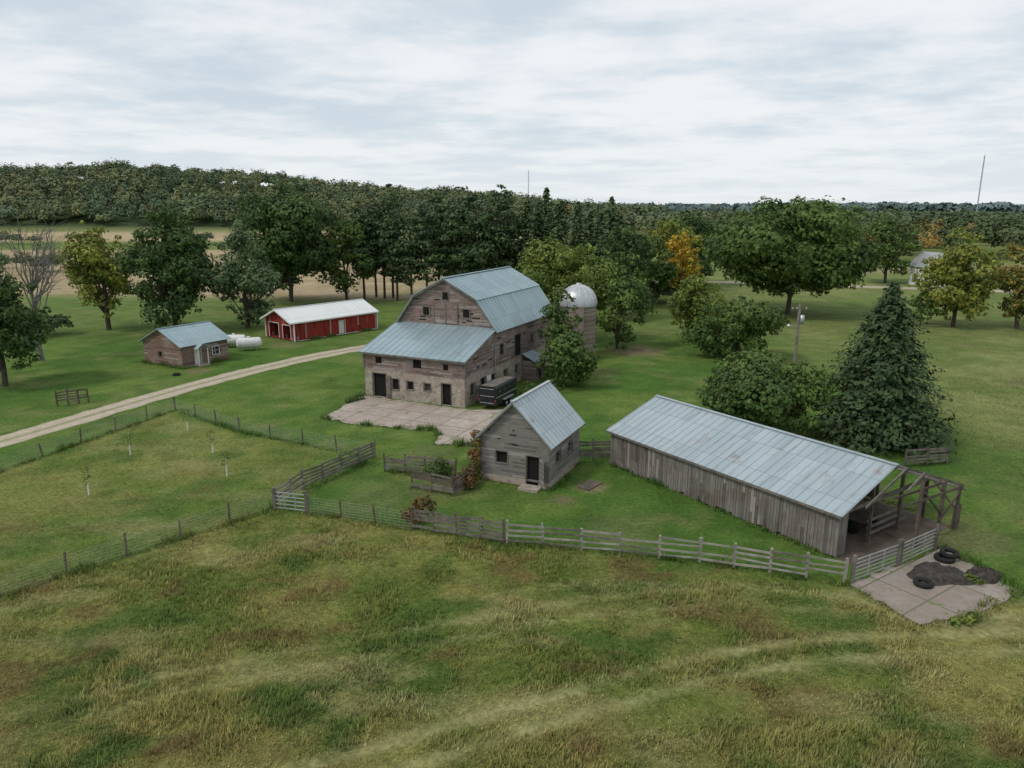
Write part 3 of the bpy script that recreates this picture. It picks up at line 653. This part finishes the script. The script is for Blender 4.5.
# ------------------------------------------------------------ FENCES
def rail_fence(name,pts,h=1.35,nr=4,sp=2.4,mat=None,pm=None,bw=.14,seed=1):
    rg=np.random.default_rng(seed);mb=MB();mat=mat or M_wood;pm=pm or M_wood
    for (ax,ay),(bx,by) in zip(pts,pts[1:]):
        Ln=math.hypot(bx-ax,by-ay);n=max(1,round(Ln/sp));d=Vector(((bx-ax)/Ln,(by-ay)/Ln,0));q=Vector((d.y,-d.x,0))
        P=[Vector((ax+(bx-ax)*i/n,ay+(by-ay)*i/n,0)) for i in range(n+1)]
        for p in P:
            t=Vector((rg.normal(0,.05),rg.normal(0,.05),0));mb.beam(p-Vector((0,0,.2)),p+t+Vector((0,0,h+rg.uniform(.0,.25))),.13,.13,pm,up=(1,0,0))
        for a,b_ in zip(P,P[1:]):
            for k in range(nr):
                if rg.random()<.06: continue
                z=h*(.22+.74*k/(nr-1));mb.beam(a+q*.09+d*.01+Vector((0,0,z+rg.normal(0,.035))),b_+q*.09-d*.01+Vector((0,0,z+rg.normal(0,.05))),.035,bw*rg.uniform(.8,1.1),mat if rg.random()<.75 else M_wood)
    return mb.build(name)
def wire_fence(name,pts,h=1.2,sp=3.2,seed=1):
    rg=np.random.default_rng(seed);mb=MB()
    for (ax,ay),(bx,by) in zip(pts,pts[1:]):
        Ln=math.hypot(bx-ax,by-ay);n=max(1,round(Ln/sp));P=[Vector((ax+(bx-ax)*i/n,ay+(by-ay)*i/n,-.05)) for i in range(n+1)]
        for i,p in enumerate(P): mb.beam(p,p+Vector((rg.normal(0,.06),rg.normal(0,.06),h+rg.uniform(.05,.3))),.09,.09,M_wood2 if i%3 else M_wood,up=(1,0,0))
        a,b2=P[0],P[-1]
        for k in range(7): z=.08+(h-.05)*k/6;mb.beam(a+Vector((0,0,z)),b2+Vector((0,0,z)),.012,.012,M_wire)
        m_=int(Ln/.32)
        for i in range(m_): p=a.lerp(b2,(i+.5)/m_);mb.beam(p+Vector((0,0,.08)),p+Vector((0,0,h)),.009,.009,M_wire)
    return mb.build(name)
rail_fence('board_fence',[(-.3,41.1),(10.8,38.75),(18,36.2)],1.35,4,2.1,M_pale,M_pale,.12,2)
rail_fence('corral_fence',[(-6.3,43.1),(-.5,41.15)],1.4,5,1.6,M_wood,M_wood2,.17,3)
rail_fence('corral_fence',[(-15.1,49.8),(-11.15,56.7)],1.4,5,2.,M_wood,M_wood,.16,4)
rail_fence('corral_fence',[(-9.8,53.6),(-6.6,52.9),(-4.3,52.2)],1.4,5,1.7,M_wood,M_wood2,.17,5)
rail_fence('corral_fence',[(-7.3,50.2),(-4.1,48.6),(-2.9,51.0)],1.4,5,1.6,M_wood2,M_wood2,.17,6)
rail_fence('corral_fence',[(4.9,56.3),(8.2,56.2)],1.6,6,1.4,M_wood,M_wood,.18,7)
rail_fence('corral_fence',[(30.9,54.6),(34.6,55.4)],1.4,5,1.6,M_wood,M_wood2,.16,8)
rail_fence('corral_fence',[(-16.0,46.5),(-15.1,49.8)],1.4,5,1.6,M_pale,M_wood,.12,12)
rail_fence('wooden_gate',[(-46.4,72.4),(-44.2,74.2)],1.5,5,1.1,M_wood2,M_wood2,.14,9)
F1=[(-44,17),(-26.9,34.85),(-16.1,46.4)];F2=[(-48,30),(-39.5,53.45),(-33.8,71.1),(-24.7,63.7),(-11.3,56.7)];F3=[(-13.6,45.6),(-6.4,43.1)]
wire_fence('wire_fence',F1,1.2,3.,1);wire_fence('wire_fence',F2,1.2,3.4,2);wire_fence('wire_fence',F3,1.2,2.4,3)
weeds('fence_line_weeds',[F1,F2,F3,[(-6.3,43.1),(-.5,41.15),(10.8,38.75),(18,36.2)],[(7.8,55.25),(18.8,39.1)],[(-9.8,53.6),(-4.3,52.2)],[(-15.1,49.8),(-11.15,56.7)],[(-2.4,52),(2.7,49.6)],[(2.9,49.8),(5.6,55.6)],[(-7.3,50.2),(-4.1,48.6)]],5)
weeds('building_edge_weeds',[[(-15.9,76.8),(-6.2,97.6)],[(-3.5,73.5),(5,92)],[(-41.2,90.1),(-37.9,96.1)],[(-41.6,90.3),(-48.1,94.1)],[(-32.4,108.6),(-22.2,120.7)],[(8.2,55.6),(16.2,61.2)],[(17.,62),(27,46)],[(18.3,36.1),(20.0,32.2),(23.8,33.4),(27.0,35.4),(26.6,37.6),(25.9,40.6)],[(-18.2,68.4),(-15.6,66.4),(-6.6,63.9),(-6.5,60.2),(-3.4,59.8),(.3,66.8)],[(30.5,54.4),(35,55.5)],[(28,60),(36,60)]],6,40,.5)
def gate(name,a,b,h=1.35,nr=6):
    mb=MB();a=V3(a);b=V3(b);up=Vector((0,0,1))
    for i in range(nr): z=.2+(h-.2)*i/(nr-1);mb.beam(a+up*z,b+up*z,.05,.05,M_galv)
    for t in(0.004,.33,.66,.996): p=a.lerp(b,t);mb.beam(p+up*.17,p+up*(h+.03),.054,.054,M_galv,up=(1,0,0))
    for p in(a,b): mb.beam(p-up*.1,p+up*(h+.3),.16,.16,M_wood,up=(1,0,0))
    return mb.build(name)
gate('tube_gate',(18.5,36.3),(21.9,38.2));gate('tube_gate',(22.1,38.3),(25.2,40.3));gate('tube_gate',(-16.0,46.2),(-13.7,45.6),1.3,5)
def heap(name,x,y,rx,ry,h,mat,seed):
    mb=MB();nr=9;ns=36;rg=np.random.default_rng(seed);ph=rg.random(4)*6;ns_=rg.normal(0,.05,(nr+1,ns))
    def P(i,j):
        j=j%ns;r=i/nr;t=2*pi*j/ns;k=1+.13*sin(3*t+ph[0])+.08*sin(5*t+ph[1]);z=h*(1-r**2.2)*(1+.2*sin(4*t+ph[2])*r);z-= .25*h*max(0,1-r*3)
        if 0<i<nr: z+=ns_[i,j]
        return Vector((x+rx*r*k*cos(t),y+ry*r*k*sin(t),.04+max(z,0)))
    for i in range(nr):
        for j in range(ns):
            if i==0: mb.face([P(0,0),P(1,j),P(1,j+1)],mat,True)
            else: mb.face([P(i,j),P(i+1,j),P(i+1,j+1),P(i,j+1)],mat,True)
    return mb.build(name)
M_heap=m_simple('old_silage',(.075,.065,.055),.95,0,.65,4.)
heap('silage_heap',23.6,37.0,1.7,1.2,.6,M_heap,1);heap('silage_heap',26.0,36.8,.9,.7,.6,M_heap,2)
mb=MB();mb.box(-.9,.9,-.5,.5,.0,.08,M_wood2);ob=mb.build('fallen_door');ob.location=(5.7,50.6,0);ob.rotation_euler=(0,0,.9)
# ------------------------------------------------------------ TREES
def unit(r,n): v=r.normal(size=(n,3));return v/np.linalg.norm(v,axis=1,keepdims=True)
def quads(C,Nn,s,r,asp=.7):
    n=len(C);Nn=Nn/np.linalg.norm(Nn,axis=1,keepdims=True);t=np.cross(Nn,unit(r,n));t/=np.linalg.norm(t,axis=1,keepdims=True)+1e-9;b=np.cross(Nn,t)
    s=s[:,None];k=lambda:.7+.6*r.random((n,1))
    return np.stack([C+t*s*k(),C+b*s*asp*k(),C-t*s*k(),C-b*s*asp*k()],1)
def lobe(r,c,rad,size,dens=1.,tint=1.,g=.5):
    rad=np.asarray(rad,float);area=4*pi*(np.prod(rad)**(2/3));n=int(max(12,dens*area/(size*size*1.35)))
    d=unit(r,n);f=.58+.52*r.random(n)**.65
    ph=r.random(6)*6.28;w=1+.20*np.sin(d[:,0]*5+ph[0])*np.sin(d[:,1]*5+ph[1])+.16*np.sin(d[:,2]*7+ph[2]+d[:,0]*4)
    P=np.asarray(c)+d*rad*(f*w)[:,None]
    keep=(np.sin(d[:,0]*9+ph[3])*np.sin(d[:,1]*9+ph[4])*np.sin(d[:,2]*9+ph[5]))>-.36
    P=P[keep];d=d[keep];n=len(P)
    q=quads(P,d*1.1+r.normal(size=(n,3))*.42+np.array([0,0,.4]),size*(.6+.7*r.random(n)),r)
    ti=np.stack([tint*(.78+.44*r.random(n)),np.clip(g+r.normal(0,.22,n),0,1),np.zeros(n)],-1)
    return q,np.repeat(ti[:,None],4,1)
def limbq(a,b,r0,r1,n=6):
    a=np.array(a,float);b=np.array(b,float);d=b-a;d/=np.linalg.norm(d)+1e-9;u=np.array([1.,0,0]) if abs(d[2])>.9 else np.array([0,0,1.]);t=np.cross(d,u);t/=np.linalg.norm(t);w=np.cross(d,t);Q=[]
    for i in range(n):
        p,q=2*pi*i/n,2*pi*(i+1)/n;c1=t*cos(p)+w*sin(p);c2=t*cos(q)+w*sin(q);Q.append([a+c1*r0,a+c2*r0,b+c2*r1,b+c1*r1])
    return np.array(Q)
def bent(r,a,b,r0,r1,segs=3,j=.12):
    a=np.array(a,float);b=np.array(b,float);L=np.linalg.norm(b-a);pts=[a]+[a+(b-a)*k/segs+r.normal(0,j*L/segs,3) for k in range(1,segs)]+[b];rs=np.linspace(r0,r1,segs+1)
    return np.concatenate([limbq(pts[i],pts[i+1],rs[i],rs[i+1]) for i in range(segs)])
def finish(name,loc,Lm,B,Q,T,bark):
    Bq=np.concatenate(B);Qq=np.concatenate(Q) if Q else np.zeros((0,4,3));V=np.concatenate([Bq,Qq]).reshape(-1,3)
    mi=np.r_[np.zeros(len(Bq)),np.ones(len(Qq))];Tt=np.concatenate([np.ones((len(Bq)*4,3))]+([np.concatenate(T).reshape(-1,3)] if T else []))
    ob=npmesh(name,V,4,[bark,Lm],mi,Tt);ob.location=loc;return ob
def broad(name,x,y,R,H,mat,seed,base=.22,leaf=.34,K=22,flat=1.,top=0.,bark=None,trunk=True,dens=1.):
    leaf=leaf*.72
    r=np.random.default_rng(seed);B=[];Q=[];T=[];zb=H*base;cz=(zb+H)/2;Rz=(H-zb)/2
    th=min(.045*H*.5,.5)
    sk=r.normal(0,.16,2)
    B.append(bent(r,(0,0,-.1),(r.normal(0,.2),r.normal(0,.2),cz),th,th*.45,3,.05))
    for i in range(K):
        d=unit(r,1)[0]
        if i<K*.15: f=.1+.2*r.random()
        else: f=.5+.34*r.random()
        zz=d[2]*f; wid=np.sqrt(max(.05,1-(abs(zz))**2.2*.8))*(1-top*max(0,zz+.2))
        c=np.array([d[0]*f*R*wid*1.05+sk[0]*zz*R,d[1]*f*R*wid*1.05+sk[1]*zz*R,cz+zz*Rz*1.1]);sr=R*(.20+.22*r.random())*(1-.35*top*max(0,zz))
        rad=np.array([sr*(.85+.4*r.random()),sr*(.85+.4*r.random()),min(sr*.8*flat,Rz*.62)]);c[2]=min(c[2],H*(.97 if i%4 else 1.02)-rad[2]*.95);c[2]=max(c[2],zb*.8+rad[2]*.7)
        q,t=lobe(r,c,rad,leaf,dens,.74+.50*r.random(),r.random());Q.append(q);T.append(t)
        if i%2==0 and trunk: B.append(bent(r,(0,0,zb*.8+r.random()*Rz*.5),c,th*.4,th*.08,3,.1))
    for i in range(int(K*2.2)):
        d=unit(r,1)[0];f=.80+.28*r.random();c=np.array([d[0]*R*f*(1-top*max(0,d[2])),d[1]*R*f*(1-top*max(0,d[2])),cz+d[2]*Rz*f]);c[2]=min(c[2],H*1.02);c[2]=max(c[2],.3)
        s=R*(.06+.09*r.random());q,t=lobe(r,c,(s,s,s*.7),leaf*.85,.75,.85+.4*r.random(),r.random());Q.append(q);T.append(t)
    return finish(name,(x,y,0),mat,B,Q,T,bark or M_bark)
def conifer(name,x,y,R,H,mat,seed,z0=.4,leaf=.3,step=.55,per=13,ragg=.25,pw=.85):
    r=np.random.default_rng(seed);B=[bent(r,(0,0,-.1),(0,0,H*.97),.022*H*.6+.05,.03,4,.01)];Q=[];T=[];z=z0
    while z<H*.985:
        rr=R*(1-(z-z0)/(H-z0))**pw;n=max(5,int(per*(.35+.65*rr/R)));a0=r.random()*6.28
        for i in range(n):
            a=a0+2*pi*i/n+r.normal(0,.15);L=rr*(1+r.normal(0,ragg*.6));L=max(L,.25);dz=-L*.18*r.random()+.05*L
            m=int(max(5,L*7/ (leaf/.3)));s=np.linspace(.12,1,m)+r.normal(0,.03,m);w=.32*L*(1-s)+.12*L*.6
            off=r.normal(0,1,m)*w*.7
            px=np.cos(a)*L*s-np.sin(a)*off;py=np.sin(a)*L*s+np.cos(a)*off;pz=z+dz*s*1.5-.10*L*s**2+r.normal(0,.12,m)
            P=np.stack([px,py,pz],-1);nn=np.stack([np.cos(a)*.6+r.normal(0,.35,m),np.sin(a)*.6+r.normal(0,.35,m),.8+r.normal(0,.25,m)],-1)
            Q.append(quads(P,nn,leaf*(.7+.6*r.random(m)),r,.55));bt=.78+.45*r.random();gg=np.clip(r.random()*.7+s*.3,0,1)
            T.append(np.repeat(np.stack([bt*(.8+.4*r.random(m)),gg,0*s],-1)[:,None],4,1))
            if i%3==0 and L>1: B.append(limbq((0,0,z),(np.cos(a)*L*.8,np.sin(a)*L*.8,z+dz-.06*L),.05,.015,4))
        z+=step*(.8+.5*r.random())*(.4+.7*rr/R)
    return finish(name,(x,y,0),mat,B,Q,T,M_bark)
def pine(name,x,y,R,H,mat,seed,zb=.35,leaf=.36):
    r=np.random.default_rng(seed);B=[bent(r,(0,0,-.1),(0,0,H*.95),.3,.06,4,.01)];Q=[];T=[];z=H*zb
    while z<H:
        f=(z-H*zb)/(H*(1-zb));rr=R*(.55+.6*min(f*3,1))*(1-f**2.2)**.7+.35
        for i in range(5 if rr>1.5 else 2):
            a=r.random()*6.28;d=rr*(.35+.7*r.random());c=np.array([np.cos(a)*d,np.sin(a)*d,z+r.normal(0,.4)]);s=rr*(.24+.2*r.random())+.25
            q,t=lobe(r,c,(s*1.25,s*1.25,s*.5),leaf,.75,.75+.55*r.random(),r.random());Q.append(q);T.append(t);B.append(limbq((0,0,z-.4),c,.07,.02,4))
        z+=1.4
    return finish(name,(x,y,0),mat,B,Q,T,M_bark)
broad('round_shrub_tree',22.8,63.6,5.3,7.4,L_oak,1,.03,.26,30,trunk=False,top=.1)
conifer('spruce_tree',31.9,61.6,5.8,13.9,L_spr,2,.3,.22,.40,28,.34,.78)
broad('round_shrub_tree',29.8,96.5,5.3,8.0,L_oak,3,.04,.34,24)
broad('round_shrub_tree',27.9,109,4.6,9.8,L_lime,4,.04,.35,22,top=.2)
broad('oak_tree',52,138,13.0,20.5,L_oak,5,.2,.5,42,.75)
broad('maple_tree',98.5,195,7,17.8,L_oak,6,.12,.6,22,top=.2)
broad('maple_tree',74.5,123,5.6,16,L_yel,7,.08,.42,26,top=.15)
broad('maple_tree',84,121,5.2,15.3,L_rus,8,.08,.42,26,top=.1)
broad('shrub',69.5,124,2.5,6,L_oak,81,.05,.4,12)
broad('orange_maple_tree',35.8,157,5.,14.5,L_org,9,.12,.45,22,top=.3)
broad('yellowing_tree',-66.5,120,5.2,17.8,L_yel,10,.13,.40,26,top=.3)
broad('maple_tree',-55,119,7.0,19.5,L_dark,11,.06,.42,34,top=.25)
broad('poplar_tree',-44.3,122,5.0,17.6,L_pop,12,.04,.38,28,top=.6)
broad('large_tree',-47,156,10.8,23.5,L_dark,13,.1,.52,38,top=.15)
broad('large_tree',-35.5,158,6,17,L_oak,14,.1,.5,24,top=.3)
broad('elm_tree',-57.5,81,5.0,14.2,L_dark,15,.1,.33,28,top=.2)
broad('lime_tree',7.2,110,7.3,14.8,L_lime,16,.2,.38,32,top=.1)
broad('maple_tree',15.1,103.5,4.2,11.2,L_oak,17,.04,.34,22,top=.2)
broad('maple_tree',5.7,85.2,2.6,10.6,L_oak,18,.05,.3,18,top=.3)
broad('round_shrub_tree',6.3,81.2,3.4,6.2,L_oak,19,.02,.28,22,trunk=False)
broad('maple_tree',22,143,5.5,17,L_dark,20,.1,.5,20,top=.2);broad('maple_tree',29,152,5,14.5,L_oak,21,.1,.5,20,top=.2)
broad('maple_tree',46,190,9,19,L_dark,22,.1,.6,22,.9);broad('maple_tree',38,176,7,17.5,L_yel,23,.1,.6,20)
broad('maple_tree',19,131,4.5,13,L_oak,24,.1,.45,18,top=.2)
rp=np.random.default_rng(77)
for i in range(14):
    xx=-32.5+i*2.3+rp.normal(0,.6);pine('white_pine_tree',xx,159+rp.uniform(-6,8),rp.uniform(2.5,3.4),rp.uniform(19,24.5),L_pine,100+i,.22+.08*rp.random())
for i in range(12):
    xx=-2+i*2.4+rp.normal(0,.5);conifer('spruce_tree',xx,163+rp.uniform(-7,7),rp.uniform(3.6,4.6),rp.uniform(18.5,24.5),L_pine,200+i,1.,.46,.8,11,.22,.66)
r=np.random.default_rng(5);B=[bent(r,(0,0,0),(0,0,9),.3,.15,4,.04)]
for i in range(26):
    a=r.random()*6.28;z=4+r.random()*8;p=np.array([cos(a)*(2+2*r.random()),sin(a)*(2+2*r.random()),z+4+r.random()*3]);B.append(bent(r,(0,0,min(z,9)),p,.1,.04,3))
    for j in range(5): B.append(bent(r,p*(.6+.08*j)+np.array([0,0,(1-(.6+.08*j))*z]),p+r.normal(0,1.3,3)+np.array([0,0,1]),.04,.015,2))
npmesh('bare_tree',np.concatenate(B).reshape(-1,3),4,[M_barkg]).location=(-62,95,0)
def vine(name,x,y,pts,mat,seed):
    r=np.random.default_rng(seed);Q=[];T=[];B=[limbq((0,0,0),(0,0,.6),.04,.03)]
    for (a,b_,z,s) in pts: q,t=lobe(r,(a,b_,z),(s,s,s*.9),.1,1.,.7+.5*r.random(),r.random());Q.append(q);T.append(t)
    finish(name,(x,y,0),mat,B,Q,T,M_bark)
vine('climbing_vine',-2.7,51.9,[(0,0,.5,.6),(0,-.1,1.3,.5),(-.1,-.1,2.1,.5),(.1,-.1,2.9,.45),(0,.4,3.4,.4),(-.5,.3,.4,.6)],L_vine,1)
vine('vine_covered_shrub',-5.6,52.2,[(0,0,.6,.7),(.6,.2,.8,.6),(-.7,.1,.5,.6),(.2,0,1.3,.4)],L_oak,2)
vine('vine_covered_shrub',-3.6,50.2,[(0,0,.5,.6),(.5,-.3,.6,.5),(.3,.2,1.1,.45),(-.5,-.2,.5,.45)],L_vine,3)
vine('vine_covered_shrub',-6.1,44.0,[(0,0,.5,.5),(.5,.2,.9,.5),(-.6,.4,.5,.5),(.1,.1,1.4,.4),(.9,.1,1.2,.35),(.6,.1,1.7,.3)],L_dead,4)
vine('weed_clump',2.2,62.5,[(0,0,.3,.5),(.8,.2,.4,.5),(-.7,.1,.3,.4)],L_lime,5)
vine('weed_clump',24.9,36.6,[(0,0,.2,.3),(.3,-.4,.2,.3)],L_lime,6)
vine('weed_clump',22.4,32.4,[(0,0,.2,.35),(.5,.3,.2,.3),(-.6,-.1,.15,.25)],L_lime,7)
vine('weed_clump',-16.6,74.5,[(0,0,.3,.5),(.5,.6,.3,.5),(-.4,-.6,.25,.4)],L_oak,8)
vine('weed_clump',1.6,77.5,[(0,0,.4,.6),(.5,.9,.5,.7),(-.3,-.9,.3,.5)],L_oak,9)
for i,(x,y) in enumerate(((-30,48.8),(-31.4,57.4),(-24.8,57.9),(-29.5,64),(-21.6,52.5))):
    r=np.random.default_rng(300+i);B=[limbq((0,0,0),(0,0,.8),.05,.05),limbq((0,0,.8),(.05,0,1.9),.02,.01)];Q=[];T=[]
    for z in(1.2,1.55,1.85): q,t=lobe(r,(r.normal(0,.12),r.normal(0,.12),z),(.25,.25,.28),.08,.4,1.,.6);Q.append(q);T.append(t)
    finish('fruit_sapling',(x,y,0),L_lime,B,Q,T,M_white)
# ------------------------------------------------------------ DISTANT FOREST (one object each)
def forest(name,pts,mat,seed,nq,leafk=.2,Rr=(4,6.5),Hh=(11,16)):
    r=np.random.default_rng(seed);n=len(pts);R=r.uniform(*Rr,n);H=r.uniform(*Hh,n);H=H*(.82+.4*fbm(pts[:,0]/60,pts[:,1]/60,seed+7));tt=(.62+.5*r.random(n))*(.75+.5*fbm(pts[:,0]/45,pts[:,1]/45,seed));g=np.clip(r.random(n)**1.3*1.1*(.4+1.2*fbm(pts[:,0]/70,pts[:,1]/70,seed+3)),0,1)
    P=np.repeat(np.arange(n),nq);m=len(P);d=unit(r,m);d[:,2]=np.abs(d[:,2])*1.15-.25;d/=np.linalg.norm(d,axis=1,keepdims=True)
    ph=r.random((n,3))*6.28;w=.8+.28*np.sin(d[:,0]*5+ph[P,0])*np.sin(d[:,1]*5+ph[P,1])+.12*np.sin(d[:,2]*8+ph[P,2])
    f=(.78+.28*r.random(m))*w;C=np.stack([pts[P,0]+d[:,0]*R[P]*f,pts[P,1]+d[:,1]*R[P]*f,pts[P,2]+H[P]*.52+d[:,2]*H[P]*.48*f],-1)
    q=quads(C,d*1.2+r.normal(size=(m,3))*.35+np.array([0,0,.4]),R[P]*leafk*(.6+.8*r.random(m)),r,.75)
    ti=np.stack([tt[P]*(.82+.36*r.random(m)),np.clip(g[P]+r.normal(0,.1,m),0,1),0*f],-1)
    return npmesh(name,q.reshape(-1,3),4,[mat],tint=np.repeat(ti[:,None],4,1).reshape(-1,3))
def scat(r,n,x0,x1,y0,y1): 
    x=r.uniform(x0,x1,n);y=r.uniform(y0,y1,n);return np.stack([x,y,hz(x,y)],-1)
r=np.random.default_rng(9)
hp=scat(r,2700,-800,150,600,815);hp=hp[(hp[:,0]>-.78*hp[:,1]-40)]
L_hill=m_leaf('leaf_hill_hazed',(.075,.125,.062),(.19,.215,.085),.1)  # slight blue in the green stands in for haze over the hill
L_hilla=m_leaf('leaf_hill_autumn',(.17,.19,.06),(.32,.22,.08),.1)
forest('wooded_hill_forest',hp,L_hill,1,160,.145,(4.,9),(10,18))
ha=scat(r,120,-760,60,595,810);forest('hill_autumn_trees',ha,L_hilla,11,170,.145,(4,7),(11,17.5))
forest('distant_treeline',scat(r,220,62,420,270,380),L_far,2,380,.10,(4.5,8.5),(10,18.5))
L_far2=m_leaf('leaf_far_autumn',(.17,.18,.05),(.36,.22,.06),.1)
forest('distant_autumn_trees',scat(r,34,70,400,255,370),L_far2,3,400,.10,(4,6.5),(11,16))
forest('distant_treeline',scat(r,400,40,700,420,600),L_hill,4,160,.14,(6,9),(12,17.5))
forest('hedgerow_trees',scat(r,26,-330,-90,385,400),L_far,5,250,.12,(3.,5),(4,8))
forest('hedgerow_trees',scat(r,18,-190,-95,225,245),L_far,6,350,.10,(2.5,4.5),(4,7))
forest('understory_shrubs',scat(r,26,-8,32,150,160),L_far,12,420,.10,(2,3.4),(3,6))
forest('hedgerow_trees',scat(r,10,-100,-72,110,118),L_far,8,600,.08,(2,3.2),(2.5,4.5))
rg_=np.random.default_rng(12);n=1900;x=rg_.uniform(-2600,3200,n);y=rg_.uniform(1500,1900,n);z=np.zeros(n)+10*fbm(x/400,y/400,3)
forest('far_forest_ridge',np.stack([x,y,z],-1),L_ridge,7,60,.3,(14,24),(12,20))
# ------------------------------------------------------------ WORLD
w=bpy.data.worlds.new('World');S.world=w;w.use_nodes=True;nt=w.node_tree;nt.nodes.clear()
tosun=Vector((-.58,-.30,.80)).normalized();el=math.asin(tosun.z);az=math.atan2(tosun.x,tosun.y)
sky=N(nt,'ShaderNodeTexSky',sky_type='NISHITA');sky.sun_disc=False;sky.sun_elevation=el;sky.sun_rotation=az
g=N(nt,'ShaderNodeTexCoord').outputs['Generated'];s=N(nt,'ShaderNodeSeparateXYZ',{0:g})
zz=MA(nt,'ADD',MA(nt,'MAXIMUM',s.outputs[2],0.),.10)
cv=N(nt,'ShaderNodeCombineXYZ',{0:MA(nt,'DIVIDE',s.outputs[0],zz),1:MA(nt,'DIVIDE',s.outputs[1],zz),2:0.}).outputs[0]
mp=N(nt,'ShaderNodeMapping',{0:cv,'Scale':(.8,.9,1),'Location':(3.1,1.7,0),'Rotation':(0,0,.25)}).outputs[0]
c1=noise(nt,mp,1.3,9,.6);c2=noise(nt,mp,.45,4,.5)
f=SS(nt,MA(nt,'ADD',MA(nt,'MULTIPLY',c1,.6),MA(nt,'MULTIPLY',c2,.4)),.40,.58)
cl=MIX(nt,f,(6.3,7.15,7.9),(9.1,9.3,9.5))
hor=MA(nt,'SUBTRACT',1.,SS(nt,s.outputs[2],-.02,.13));cl=MIX(nt,MA(nt,'MULTIPLY',hor,.7),cl,(8.5,8.95,9.3))
c=MIX(nt,.92,sky.outputs[0],cl)
bg=N(nt,'ShaderNodeBackground',{0:c,1:.1});o=N(nt,'ShaderNodeOutputWorld',{0:bg.outputs[0]})
sl=bpy.data.lights.new('sun','SUN');sl.energy=1.5;sl.angle=radians(10);sl.color=(1,.95,.88);so=bpy.data.objects.new('sun',sl);so.rotation_euler=(-tosun).to_track_quat('-Z','Y').to_euler();so.location=(0,0,60);S.collection.objects.link(so)
cam=bpy.data.cameras.new('camera');cam.sensor_width=36;cam.lens=735/1024*36;cam.clip_end=20000;cam.clip_start=.5
co=bpy.data.objects.new('camera',cam);co.location=(0,0,20);co.rotation_euler=(radians(90-13.69),0,0);S.collection.objects.link(co);S.camera=co
